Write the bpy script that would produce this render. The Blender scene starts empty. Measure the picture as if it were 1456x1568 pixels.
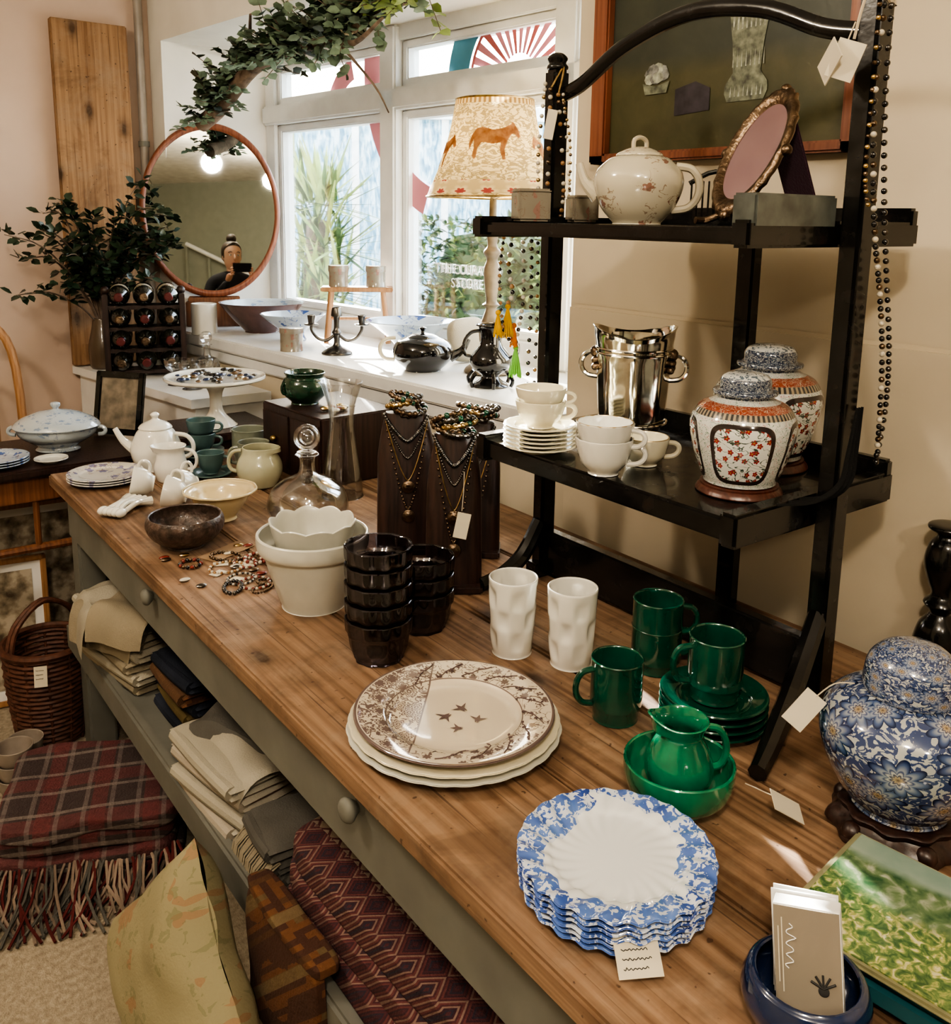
import bpy, bmesh, math, random
from mathutils import Vector, Matrix, noise
random.seed(7)
SC=bpy.context.scene; COL=SC.collection
pi=math.pi; sin=math.sin; cos=math.cos; rad=math.radians
# ------------------------------------------------------------------ nodes
def nd(nt,typ,ins=None,**at):
    n=nt.nodes.new(typ)
    for k,v in at.items(): setattr(n,k,v)
    for k,v in (ins or {}).items():
        s=n.inputs[k]
        if isinstance(v,bpy.types.NodeSocket): nt.links.new(v,s)
        else:
            try: s.default_value=v
            except Exception: s.default_value=tuple(v)+(1,)
    return n
def mth(nt,op,a,b=0.0,c=0.0):
    n=nd(nt,'ShaderNodeMath',{0:a,1:b,2:c},operation=op); return n.outputs[0]
def mix(nt,f,a,b,bt='MIX'):
    n=nt.nodes.new('ShaderNodeMix'); n.data_type='RGBA'; n.blend_type=bt
    for i,v in ((0,f),(6,a),(7,b)):
        if isinstance(v,bpy.types.NodeSocket): nt.links.new(v,n.inputs[i])
        elif i==0: n.inputs[0].default_value=v
        else: n.inputs[i].default_value=tuple(v)[:3]+(1,)
    return n.outputs[2]
def ramp(nt,f,st,ip='LINEAR'):
    n=nt.nodes.new('ShaderNodeValToRGB'); cr=n.color_ramp; cr.interpolation=ip
    while len(cr.elements)<len(st): cr.elements.new(.5)
    for e,(p,c) in zip(cr.elements,st):
        e.position=min(p,1); e.color=(c,c,c,1) if isinstance(c,(int,float)) else tuple(c)+(1,)
    nt.links.new(f,n.inputs[0]); return n.outputs[0]
def coord(nt,kind='Object',scale=(1,1,1),loc=(0,0,0),rot=(0,0,0)):
    t=nt.nodes.new('ShaderNodeTexCoord')
    m=nd(nt,'ShaderNodeMapping',{'Vector':t.outputs[kind],'Scale':scale,'Location':loc,'Rotation':rot})
    return m.outputs[0]
def noi(nt,vec,scale,detail=3,dist=0,rough=.5):
    return nd(nt,'ShaderNodeTexNoise',{'Vector':vec,'Scale':scale,'Detail':detail,'Distortion':dist,'Roughness':rough}).outputs[0]
def sep(nt,vec):
    n=nd(nt,'ShaderNodeSeparateXYZ',{0:vec}); return n.outputs[0],n.outputs[1],n.outputs[2]
def newmat(name):
    m=bpy.data.materials.new(name); m.use_nodes=True; nt=m.node_tree
    return m,nt,nt.nodes['Principled BSDF']
def setp(nt,p,**k):
    nm={'col':'Base Color','rough':'Roughness','metal':'Metallic','trans':'Transmission Weight','coat':'Coat Weight','spec':'Specular IOR Level','em':'Emission Color','es':'Emission Strength','norm':'Normal','sub':'Subsurface Weight','ior':'IOR','sheen':'Sheen Weight'}
    for a,v in k.items():
        s=p.inputs[nm[a]]
        if isinstance(v,bpy.types.NodeSocket): nt.links.new(v,s)
        elif isinstance(v,(tuple,list)): s.default_value=tuple(v)[:3]+(1,)
        else: s.default_value=v
def bump(nt,h,strength=.3,dist=.002):
    return nd(nt,'ShaderNodeBump',{'Height':h,'Strength':strength,'Distance':dist}).outputs[0]
def M(name,col,rough=.5,metal=0,var=.12,vs=12,coat=0,bmp=0,bs=60,**k):
    m,nt,p=newmat(name); c=coord(nt)
    f=noi(nt,c,vs,4)
    d=tuple(x*(1-var) for x in col); l=tuple(min(1,x*(1+var)) for x in col)
    setp(nt,p,col=ramp(nt,f,[(.3,d),(.7,l)]),rough=rough,metal=metal,coat=coat,**k)
    if bmp: setp(nt,p,norm=bump(nt,noi(nt,c,bs,4),bmp,.003))
    return m
def thin(name,tint,refl=.12,rough=.02,edge=.75):
    m=bpy.data.materials.new(name); m.use_nodes=True; nt=m.node_tree; nt.nodes.clear()
    o=nt.nodes.new('ShaderNodeOutputMaterial')
    t=nd(nt,'ShaderNodeBsdfTransparent',{0:tint+(1,)})
    g=nd(nt,'ShaderNodeBsdfGlossy',{'Color':(1,1,1,1),'Roughness':rough})
    lw=nd(nt,'ShaderNodeLayerWeight',{0:.3})
    tc=mix(nt,lw.outputs['Facing'],tint,tuple(x*edge for x in tint)); nt.links.new(tc,t.inputs[0])
    f=mth(nt,'ADD',mth(nt,'MULTIPLY',lw.outputs['Fresnel'],.5),refl*.2)
    ms=nd(nt,'ShaderNodeMixShader',{0:f,1:t.outputs[0],2:g.outputs[0]})
    nt.links.new(ms.outputs[0],o.inputs[0]); return m
# ------------------------------------------------------------------ builder
def cr(P,k=4):
    out=[]; n=len(P)
    for i in range(n-1):
        a=P[max(i-1,0)];b=P[i];c=P[i+1];d=P[min(i+2,n-1)]
        for j in range(k):
            t=j/k
            out.append(tuple(.5*((2*b[q])+(-a[q]+c[q])*t+(2*a[q]-5*b[q]+4*c[q]-d[q])*t*t+(-a[q]+3*b[q]-3*c[q]+d[q])*t**3) for q in range(len(b))))
    out.append(tuple(P[-1])); return out
def ves(P,th,k=4):
    o=cr(P,k) if k else list(P)
    zb=o[0][1]+th
    i=[(max(r-th,0.0001),max(z,zb)) for r,z in reversed(o)]
    i[-1]=(0,zb); i=[q for q in i if not (q[1]<=zb and q[0]>o[-1][0]*1.5)]
    top=[(o[-1][0]-th*.3,o[-1][1]+th*.35),(o[-1][0]-th*.7,o[-1][1]+th*.35)]
    return o+top+i
class B:
    def __init__(s,name): s.name=name;s.v=[];s.f=[];s.uv=[];s.mi=[];s.mats=[];s.X=Matrix.Identity(4)
    def mid(s,m):
        if m not in s.mats: s.mats.append(m)
        return s.mats.index(m)
    def add(s,V,Fc,m,uv=None,T=None):
        o=len(s.v); X=s.X@T if T is not None else s.X
        s.v+=[X@Vector(v) for v in V]; k=s.mid(m)
        for i,f in enumerate(Fc):
            s.f.append([o+j for j in f]); s.mi.append(k); s.uv.append(uv[i] if uv else None)
    def lathe(s,P,m,c=(0,0,0),n=40,mod=None,T=None,sx=1,sy=1,a0=0,a1=2*pi):
        V=[];Fc=[];U=[]; L=[0]
        for i in range(1,len(P)): L.append(L[-1]+math.hypot(P[i][0]-P[i-1][0],P[i][1]-P[i-1][1]))
        tot=L[-1] or 1; full=abs(a1-a0-2*pi)<1e-6; nn=n if full else n+1
        for i,(r,z) in enumerate(P):
            for j in range(nn):
                a=a0+(a1-a0)*j/n; rr,zz=(mod(a,r,z,i) if mod else (r,z))
                V.append((c[0]+rr*cos(a)*sx,c[1]+rr*sin(a)*sy,c[2]+zz))
        for i in range(len(P)-1):
            for j in range(n):
                j2=(j+1)%nn
                Fc.append([i*nn+j,i*nn+j2,(i+1)*nn+j2,(i+1)*nn+j])
                U.append([(j/n,L[i]/tot),((j+1)/n,L[i]/tot),((j+1)/n,L[i+1]/tot),(j/n,L[i+1]/tot)])
        s.add(V,Fc,m,U,T)
    def box(s,c,sz,m,rot=(0,0,0),bev=.003,T=None,seg=2):
        bm=bmesh.new(); bmesh.ops.create_cube(bm,size=1)
        for v in bm.verts: v.co=Vector((v.co.x*sz[0],v.co.y*sz[1],v.co.z*sz[2]))
        if bev: bmesh.ops.bevel(bm,geom=bm.edges[:],offset=min(bev,min(sz)*.45),segments=seg,affect='EDGES')
        bm.verts.index_update()
        R=Matrix.Translation(c)@Matrix.Rotation(rot[2],4,'Z')@Matrix.Rotation(rot[1],4,'Y')@Matrix.Rotation(rot[0],4,'X')
        if T is not None: R=T@R
        s.add([v.co.copy() for v in bm.verts],[[v.index for v in f.verts] for f in bm.faces],m,None,R); bm.free()
    def bx(s,x0,x1,y0,y1,z0,z1,m,bev=.003): s.box(((x0+x1)/2,(y0+y1)/2,(z0+z1)/2),(x1-x0,y1-y0,z1-z0),m,bev=bev)
    def tube(s,P,r,m,n=10,k=4,sm=True,T=None,flat=1):
        P=[Vector(p) for p in P]; R=r if isinstance(r,(list,tuple)) else [r]*len(P)
        if sm and len(P)>2:
            q=cr([tuple(p)+(x,) for p,x in zip(P,R)],k); P=[Vector(a[:3]) for a in q]; R=[a[3] for a in q]
        V=[];Fc=[]; up=None
        for i,p in enumerate(P):
            t=(P[min(i+1,len(P)-1)]-P[max(i-1,0)])
            if t.length<1e-9: t=Vector((0,0,1))
            t.normalize()
            if up is None:
                up=Vector((0,0,1)) if abs(t.z)<.9 else Vector((1,0,0))
            a=t.cross(up)
            if a.length<1e-6: a=t.orthogonal()
            a.normalize(); b2=a.cross(t).normalized(); up=b2
            for j in range(n):
                th=2*pi*j/n; V.append(p+a*cos(th)*R[i]+b2*sin(th)*R[i]*flat)
        for i in range(len(P)-1):
            for j in range(n):
                Fc.append([i*n+j,i*n+(j+1)%n,(i+1)*n+(j+1)%n,(i+1)*n+j])
        Fc.append(list(range(n))[::-1]); Fc.append([(len(P)-1)*n+j for j in range(n)])
        s.add(V,Fc,m,None,T)
    def sph(s,c,r,m,n=14,sc=(1,1,1),T=None):
        P=[(max(sin(pi*i/n),0)*r,-cos(pi*i/n)*r) for i in range(n+1)]
        X=Matrix.Translation(c)@Matrix.Diagonal((sc[0],sc[1],sc[2],1))
        s.lathe(P,m,n=n+4,T=(T@X if T is not None else X))
    def soft(s,c,sz,m,rot=(0,0,0),k=7,amp=.004,fr=9,cuts=9,seed=0,T=None):
        bm=bmesh.new(); bmesh.ops.create_cube(bm,size=2); bmesh.ops.subdivide_edges(bm,edges=bm.edges[:],cuts=cuts,use_grid_fill=True)
        V=[]
        for v in bm.verts:
            p=v.co; q=(abs(p.x)**k+abs(p.y)**k+abs(p.z)**k)**(1/k); p=p/q
            w=Vector((p.x*sz[0]/2,p.y*sz[1]/2,p.z*sz[2]/2))
            w+=noise.noise_vector(w*fr+Vector((seed,seed*2.1,0)))*amp
            V.append(w)
        bm.verts.index_update()
        Fc=[[v.index for v in f.verts] for f in bm.faces]
        U=[[(V[i].x,V[i].y+V[i].z) for i in f] for f in Fc]
        R=Matrix.Translation(c)@Matrix.Rotation(rot[2],4,'Z')@Matrix.Rotation(rot[1],4,'Y')@Matrix.Rotation(rot[0],4,'X')
        s.add(V,Fc,m,U,R if T is None else T@R); bm.free()
    def cloth(s,sx,sy,th,m,drape=None,nx=26,ny=22,seed=0,amp=.003,T=None):
        V=[];Fc=[];U=[]
        for side in (1,-1):
            for i in range(nx+1):
                for j in range(ny+1):
                    x=-sx/2+sx*i/nx; y=-sy/2+sy*j/ny
                    e=min(1,max(0,1-max(abs(x)/(sx/2),abs(y)/(sy/2)))*14)**.5
                    z=side*th/2*e+amp*noise.noise(Vector((x*14+seed,y*14,seed*3.1)))*2
                    px,py,pz=(drape(x,y) if drape else (x,y,0)); V.append((px,py,pz+z))
        N=(nx+1)*(ny+1)
        for q in range(2):
            for i in range(nx):
                for j in range(ny):
                    a=q*N+i*(ny+1)+j; f=[a,a+ny+1,a+ny+2,a+1]; 
                    if q: f=f[::-1]
                    Fc.append(f); U.append([(-sx/2+sx*((t%N)//(ny+1))/nx,-sy/2+sy*((t%N)%(ny+1))/ny) for t in f])
        s.add(V,Fc,m,U,T)
    def handle(s,m,ra,z1,z2,out,ang,r,flat=1,k=9,ra2=None):
        P=[]
        for i in range(k):
            t=pi*i/(k-1); rr=(ra+((ra2 if ra2 is not None else ra)-ra)*i/(k-1))+out*(sin(t)**.7 if 0<i<k-1 else 0); z=z1+(z2-z1)*(1-cos(t))/2
            P.append((rr*cos(ang),rr*sin(ang),z))
        s.tube(P,r,m,n=8,k=3,flat=flat)
    def leaf(s,p,d,up,l,w,m,fold=.25):
        d=Vector(d).normalized(); u=Vector(up); a=d.cross(u)
        if a.length<1e-4: a=d.orthogonal()
        a.normalize(); u=a.cross(d).normalized(); p=Vector(p)
        V=[p,p+d*l*.3+a*w*.45+u*w*fold,p+d*l*.65+a*w*.42+u*w*fold,p+d*l,p+d*l*.65-a*w*.42+u*w*fold,p+d*l*.3-a*w*.45+u*w*fold,p+d*l*.45]
        s.add(V,[[0,1,6],[1,2,6],[2,3,6],[3,4,6],[4,5,6],[5,0,6]],m)
    def ring(s,c,R,r,m,n=24,T=None,k=8):
        V=[];Fc=[]
        for i in range(n):
            a=2*pi*i/n
            for j in range(k):
                b_=2*pi*j/k; V.append((c[0]+(R+r*cos(b_))*cos(a),c[1]+(R+r*cos(b_))*sin(a),c[2]+r*sin(b_)))
        for i in range(n):
            for j in range(k): Fc.append([i*k+j,((i+1)%n)*k+j,((i+1)%n)*k+(j+1)%k,i*k+(j+1)%k])
        s.add(V,Fc,m,None,T)
    def done(s,loc=(0,0,0),rot=0,sharp=35,parent=None,smooth=True):
        me=bpy.data.meshes.new(s.name); me.from_pydata([tuple(v) for v in s.v],[],s.f)
        for m in s.mats: me.materials.append(m)
        me.polygons.foreach_set('material_index',s.mi)
        ul=me.uv_layers.new(name='UVMap')
        for pl,u in zip(me.polygons,s.uv):
            if u:
                for li,q in zip(pl.loop_indices,u): ul.data[li].uv=q
        if smooth:
            me.polygons.foreach_set('use_smooth',[True]*len(me.polygons)); me.set_sharp_from_angle(angle=rad(sharp))
        me.update()
        o=bpy.data.objects.new(s.name,me); COL.objects.link(o); o.location=loc
        o.rotation_euler=rot if isinstance(rot,tuple) else (0,0,rad(rot))
        if parent: o.parent=parent
        return o
# ------------------------------------------------------------------ materials
cream=M('cream_wall_paint',(.60,.53,.41),.85,var=.08,vs=2.5,bmp=.45,bs=9)
pinkw=M('warm_wall_paint',(.58,.46,.38),.85,var=.09,vs=3,bmp=.4,bs=12)
greyw=M('sage_wall_paint',(.28,.29,.24),.85,var=.05)
whitep=M('white_gloss_paint',(.76,.77,.76),.4,var=.05,bmp=.15,bs=30)
reveal=M('white_reveal_plaster',(.74,.72,.66),.8,var=.06,vs=5,bmp=.4,bs=10)
ceilm=M('ceiling_paint',(.74,.72,.68),.9)
carpet=M('beige_carpet',(.34,.29,.22),.95,var=.25,vs=90,bmp=.8,bs=260)
greyp=M('grey_green_paint',(.16,.16,.14),.65,var=.15,vs=8,bmp=.15,bs=30)
def wood(name,c1,c2,axis='y',scale=1,rough=.45,knots=True,coat=.15,wv=.2,fs=24,worn=False):
    m,nt,p=newmat(name)
    ax={'y':1,'x':0,'z':2}[axis]
    sc=[fs*scale]*3; sc[ax]=1.1*scale
    v=coord(nt,'Object',tuple(sc)); n1=noi(nt,v,1,5,.8,.6)
    sc2=[scale]*3; sc2[ax]=.05*scale
    w=nd(nt,'ShaderNodeTexWave',{'Vector':coord(nt,'Object',tuple(sc2)),'Scale':14,'Distortion':14,'Detail':3,'Detail Scale':.8},bands_direction='X' if axis!='x' else 'Y').outputs['Fac']
    sf=[190]*3; sf[ax]=5; fine=noi(nt,coord(nt,'Object',tuple(sf)),1,3)
    f=mth(nt,'ADD',mth(nt,'MULTIPLY',w,wv),mth(nt,'MULTIPLY',n1,1-wv))
    f=mth(nt,'ADD',f,mth(nt,'MULTIPLY',mth(nt,'SUBTRACT',fine,.5),.6))
    mid=tuple((a+b)/2 for a,b in zip(c1,c2))
    col=ramp(nt,f,[(.25,c1),(.45,mid),(.7,c2)])
    if knots:
        o_=coord(nt); x,y,z=sep(nt,o_); a_,b_=((x,y) if axis!='z' else (x,z))
        cv=nd(nt,'ShaderNodeCombineXYZ',{0:mth(nt,'MULTIPLY',a_,5.2),1:mth(nt,'MULTIPLY',b_,2.6)}).outputs[0]
        vo=nd(nt,'ShaderNodeTexVoronoi',{'Vector':cv,'Scale':1.0},voronoi_dimensions='2D').outputs['Distance']
        vo=mth(nt,'ADD',vo,mth(nt,'MULTIPLY',mth(nt,'SUBTRACT',noi(nt,o_,30,3),.5),.05))
        km=ramp(nt,vo,[(.035,.95),(.06,0.55),(.10,.25),(.17,0)])
        col=mix(nt,km,col,tuple(x*.22 for x in c1))
    big=noi(nt,coord(nt),1.7,3)
    col=mix(nt,mth(nt,'MULTIPLY',big,.4),col,tuple(x*.7 for x in c1))
    if worn:
        st=ramp(nt,noi(nt,coord(nt),5.5,5,.6,.65),[(.50,0),(.62,.45)]); col=mix(nt,st,col,tuple(x*.55 for x in c1))
        dust=ramp(nt,noi(nt,coord(nt),8,5,.3,.7),[(.5,0),(.7,.35)]); col=mix(nt,dust,col,(.34,.27,.20))
        sp=ramp(nt,noi(nt,coord(nt),75,2),[(.69,0),(.73,.7)]); col=mix(nt,sp,col,(.04,.02,.012))
        sc3=[260]*3; sc3[ax]=2.2; ck=ramp(nt,noi(nt,coord(nt,'Object',tuple(sc3)),1,1),[(.68,0),(.74,.6)]); col=mix(nt,ck,col,(.05,.025,.015))
    setp(nt,p,col=col,rough=mth(nt,'ADD',mth(nt,'MULTIPLY',fine,.25),rough-.1),coat=coat,norm=bump(nt,f,.4,.002))
    p.inputs['Coat Roughness'].default_value=.35
    return m
pine=wood('waxed_pine',(.135,.073,.040),(.36,.235,.15),rough=.56,coat=.0,worn=True)
pinep=wood('pale_pine_board',(.22,.12,.06),(.40,.25,.14),axis='z',coat=0,rough=.75,fs=14,worn=True)
brownw=wood('chestnut_wood',(.12,.045,.02),(.26,.11,.05),axis='z',scale=1.5,knots=False)
redwood=wood('mahogany_frame',(.15,.04,.02),(.28,.10,.05),axis='z',scale=1.5,knots=False,coat=.4)
lightw=wood('beech_wood',(.30,.15,.07),(.46,.26,.13),axis='z',scale=1.5,knots=False)
darkw=wood('dark_walnut',(.014,.007,.006),(.05,.022,.016),axis='z',scale=2,knots=False,coat=.3,rough=.4)
standw=wood('rosewood_stand',(.05,.015,.01),(.12,.035,.02),axis='z',scale=2,knots=False,coat=.5,rough=.3)
m_,nt,p=newmat('ebonised_wood'); c=coord(nt)
f=noi(nt,coord(nt,'Object',(30,30,30)),1,4)
setp(nt,p,col=ramp(nt,f,[(.35,(.005,.005,.005)),(.66,(.012,.011,.010)),(.84,(.04,.018,.010))]),rough=ramp(nt,f,[(.3,.14),(.8,.35)]),coat=.4,norm=bump(nt,noi(nt,coord(nt,'Object',(8,120,120)),1,2),.15,.001)); black=m_
blackg=M('black_glaze',(.008,.008,.009),.08,coat=1)
pewter=M('pewter_metal',(.14,.13,.12),.3,1,var=.3)
silver=M('silver_plate',(.72,.69,.62),.10,1,var=.2,vs=20,bmp=.12,bs=14)
goldm=M('gold_metal',(.55,.40,.2),.3,1,var=.3,vs=80)
bronze=M('tarnished_bronze',(.18,.13,.09),.35,1,var=.4,vs=60,bmp=.5,bs=160)
whitec=M('white_porcelain',(.70,.69,.63),.12,var=.03,coat=.6)
creamc=M('cream_porcelain',(.70,.65,.50),.14,var=.06,coat=.6)
stonec=M('stoneware_white',(.55,.545,.48),.3,var=.06,vs=20,coat=.2)
yellowc=M('yellow_glaze',(.62,.52,.32),.2,var=.05,coat=.5)
celadon=M('celadon_glaze',(.46,.46,.33),.2,var=.08,coat=.5)
tealc=M('teal_stoneware',(.08,.14,.14),.3,var=.2,coat=.3)
olivec=M('olive_grey_stoneware',(.22,.24,.19),.3,var=.12,coat=.3)
greenc=M('emerald_glaze',(.006,.070,.042),.1,var=.35,vs=14,coat=1)
greenb=M('bright_emerald_glaze',(.010,.19,.095),.07,var=.4,vs=16,coat=1)
dkgreen=M('dark_green_glaze',(.012,.045,.025),.15,var=.5,vs=30,coat=.8,bmp=.3,bs=40)
navyc=M('navy_glaze',(.012,.025,.075),.12,var=.3,coat=1)
clay=M('pale_clay',(.28,.24,.205),.7,var=.15,vs=25)
brownst=M('carved_brown_stoneware',(.075,.05,.04),.4,var=.6,vs=70,coat=.3,bmp=1,bs=110)
glass=thin('clear_glass',(.985,.99,.99),.25,edge=.78)
smoke=thin('smoked_glass',(.55,.53,.57),.25,edge=.7)
pane=thin('window_pane_glass',(.97,.98,.98),.02)
paper=M('card_paper',(.60,.55,.44),.9,var=.04)
paperw=M('white_card',(.78,.78,.76),.7,var=.02)
taupe=M('taupe_card',(.25,.215,.17),.7,var=.03)
ink=M('ink',(.04,.04,.04),.8)
string=M('string',(.50,.43,.32),.9)
brass=M('brass',(.40,.29,.12),.3,1)
m_,nt,p=newmat('mirror_silvering'); setp(nt,p,col=ramp(nt,noi(nt,coord(nt),3),[(.3,(.70,.74,.72)),(.7,(.76,.80,.78))]),metal=1,rough=.015); mirm=m_
m_,nt,p=newmat('pink_reflection_mirror'); setp(nt,p,col=ramp(nt,noi(nt,coord(nt),9),[(.3,(.62,.42,.47)),(.7,(.72,.52,.57))]),metal=1,rough=.12); pinkrefl=m_  # pink reflection painted into the vanity mirror's base colour
def radial(nt):
    x,y,z=sep(nt,coord(nt)); return x,y,z,mth(nt,'SQRT',mth(nt,'ADD',mth(nt,'MULTIPLY',x,x),mth(nt,'MULTIPLY',y,y)))
def vine(nt,vec,s1=55,th=.03):
    n=noi(nt,vec,s1,2,1.2); return mth(nt,'LESS_THAN',mth(nt,'ABSOLUTE',mth(nt,'SUBTRACT',n,.5)),th)
def flowers(nt,vec,petals,rnd=.75,dim='2D'):
    vo=nd(nt,'ShaderNodeTexVoronoi',{'Vector':vec,'Scale':1.0,'Randomness':rnd},voronoi_dimensions='2D')
    d=nd(nt,'ShaderNodeVectorMath',{0:vec,1:vo.outputs['Position']},operation='SUBTRACT').outputs[0]
    x,y,z=sep(nt,d); a=mth(nt,'ARCTAN2',y,x)
    l=mth(nt,'SQRT',mth(nt,'ADD',mth(nt,'MULTIPLY',x,x),mth(nt,'MULTIPLY',y,y)))
    k=mth(nt,'ADD',mth(nt,'MULTIPLY',mth(nt,'ABSOLUTE',mth(nt,'COSINE',mth(nt,'MULTIPLY',a,petals/2))),.42),.62)
    return mth(nt,'DIVIDE',l,k),vo.outputs['Color']
m_,nt,p=newmat('brown_transferware'); x,y,z,r=radial(nt); c=coord(nt)
diag=mth(nt,'ADD',x,mth(nt,'MULTIPLY',y,-.25))
rim=mth(nt,'MULTIPLY',mth(nt,'GREATER_THAN',r,.092),mth(nt,'LESS_THAN',r,.128))
band=mth(nt,'MULTIPLY',mth(nt,'LESS_THAN',diag,-.045),mth(nt,'LESS_THAN',r,.128))
f1,_c=flowers(nt,coord(nt,'Object',(36,36,36)),7,.9)
petal=mth(nt,'MULTIPLY',mth(nt,'LESS_THAN',f1,.46),mth(nt,'GREATER_THAN',mth(nt,'FRACT',mth(nt,'MULTIPLY',f1,7.0)),.40))
ring2=mth(nt,'MULTIPLY',mth(nt,'LESS_THAN',noi(nt,c,90,2,2),.47),mth(nt,'GREATER_THAN',f1,.46))
dense=mth(nt,'MAXIMUM',petal,ring2)
tw=mth(nt,'MULTIPLY',vine(nt,c,60,.022),1.0)
rimpat=mth(nt,'MULTIPLY',rim,mth(nt,'MAXIMUM',mth(nt,'MULTIPLY',tw,mth(nt,'GREATER_THAN',noi(nt,c,14,1),.45)),mth(nt,'MULTIPLY',mth(nt,'LESS_THAN',f1,.22),1.0)))
bandpat=mth(nt,'MULTIPLY',band,dense)
edge=mth(nt,'GREATER_THAN',r,.1295)
ln=mth(nt,'MULTIPLY',mth(nt,'LESS_THAN',mth(nt,'ABSOLUTE',mth(nt,'SUBTRACT',diag,-.045)),.0012),mth(nt,'LESS_THAN',r,.128))
rl=mth(nt,'LESS_THAN',mth(nt,'ABSOLUTE',mth(nt,'SUBTRACT',r,.091)),.0007)
msk=mth(nt,'MAXIMUM',mth(nt,'MAXIMUM',mth(nt,'MAXIMUM',rimpat,bandpat),mth(nt,'MAXIMUM',edge,ln)),rl)
setp(nt,p,col=mix(nt,mth(nt,'MULTIPLY',msk,.9),(.62,.55,.44),(.12,.08,.08)),rough=.1,coat=.8); transf=m_
brp=M('brown_print',(.12,.08,.08),.25,var=.1)
m_,nt,p=newmat('blue_transferware'); x,y,z,r=radial(nt); c=coord(nt)
msk=mth(nt,'GREATER_THAN',mth(nt,'ADD',r,mth(nt,'MULTIPLY',noi(nt,c,20,2),.10)),.126)
fl=mth(nt,'LESS_THAN',noi(nt,c,130,3,1.0),.50)
f1,_c=flowers(nt,coord(nt,'Object',(36,36,36)),6,1); fl=mth(nt,'MAXIMUM',fl,mth(nt,'LESS_THAN',f1,.26))
pat=mth(nt,'MULTIPLY',msk,fl); softc=ramp(nt,noi(nt,c,22,2),[(.35,(.04,.08,.30)),(.7,(.13,.23,.54))])
wash=mix(nt,mth(nt,'MULTIPLY',msk,.25),(.68,.71,.73),(.25,.36,.66))
setp(nt,p,col=mix(nt,pat,wash,softc),rough=.08,coat=.8); bluet=m_
m_,nt,p=newmat('blue_floral_porcelain'); vec=coord(nt,'UV',(9,5.0,1))
f,cc=flowers(nt,vec,9)
bg=ramp(nt,noi(nt,vec,3.0,4,1.5),[(.40,(.40,.42,.41)),(.44,(.045,.07,.16)),(.54,(.045,.07,.16)),(.57,(.38,.40,.40))],'CONSTANT')
colr=ramp(nt,f,[(0,(.09,.06,.04)),(.07,(.36,.29,.19)),(.12,(.03,.04,.10)),(.16,(.44,.44,.42)),(.22,(.035,.06,.16)),(.26,(.26,.29,.34)),(.38,(.07,.11,.22)),(.47,(.012,.022,.07))])
msk=mth(nt,'LESS_THAN',f,.5)
setp(nt,p,col=mix(nt,msk,bg,colr),rough=.12,coat=.8); bfloral=m_
m_,nt,p=newmat('imari_porcelain'); uvv=coord(nt,'UV'); u,v,_=sep(nt,uvv)
fu=mth(nt,'FRACT',mth(nt,'MULTIPLY',u,4.0)); du=mth(nt,'ABSOLUTE',mth(nt,'SUBTRACT',fu,.5))
dv=mth(nt,'ABSOLUTE',mth(nt,'SUBTRACT',v,.53))
ru=mth(nt,'DIVIDE',du,.40); rv=mth(nt,'DIVIDE',dv,.235)
sq=mth(nt,'POWER',mth(nt,'ADD',mth(nt,'POWER',ru,5.0),mth(nt,'POWER',rv,5.0)),.2)
f,cc=flowers(nt,coord(nt,'UV',(30,13,1)),5)
flo=ramp(nt,f,[(0,(.42,.2,.06)),(.09,(.28,.03,.035)),(.27,(.28,.03,.035)),(.28,(.64,.66,.63))],'CONSTANT')
vn=vine(nt,coord(nt,'UV',(1,.6,1)),20,.018); flo=mix(nt,vn,flo,(.05,.08,.06))
bgp=ramp(nt,noi(nt,coord(nt,'UV',(40,26,1)),1,2,1.5),[(.42,(.60,.62,.59)),(.47,(.07,.16,.11)),(.50,(.62,.63,.60)),(.62,(.26,.05,.04)),(.64,(.62,.63,.60))],'CONSTANT')
col=mix(nt,mth(nt,'LESS_THAN',sq,1.0),bgp,(.035,.025,.025)); col=mix(nt,mth(nt,'LESS_THAN',sq,.86),col,flo)
top=mth(nt,'MULTIPLY',mth(nt,'GREATER_THAN',v,.84),mth(nt,'LESS_THAN',v,.93))
oc=ramp(nt,noi(nt,coord(nt,'UV',(70,40,1)),1,2,1),[(.44,(.28,.07,.045)),(.5,(.50,.42,.32)),(.54,(.30,.085,.05))],'CONSTANT'); col=mix(nt,top,col,oc)
bd=mth(nt,'MULTIPLY',mth(nt,'GREATER_THAN',v,.79),mth(nt,'LESS_THAN',v,.84)); bdk=ramp(nt,mth(nt,'FRACT',mth(nt,'MULTIPLY',u,60.0)),[(0,(.05,.05,.05)),(.5,(.34,.28,.20))],'CONSTANT'); col=mix(nt,bd,col,bdk)
setp(nt,p,col=col,rough=.12,coat=.7); imari=m_
m_,nt,p=newmat('imari_lid_porcelain'); u,v,_=sep(nt,coord(nt,'UV'))
oc=ramp(nt,noi(nt,coord(nt,'UV',(50,26,1)),1,2,1),[(.44,(.035,.05,.09)),(.5,(.40,.42,.42)),(.56,(.06,.09,.14))],'CONSTANT')
col=mix(nt,mth(nt,'GREATER_THAN',v,.55),oc,ramp(nt,noi(nt,coord(nt,'UV',(22,14,1)),1,2,1),[(.40,(.12,.16,.20)),(.44,(.58,.60,.59))],'CONSTANT'))
setp(nt,p,col=col,rough=.12,coat=.7); imaril=m_
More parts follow.
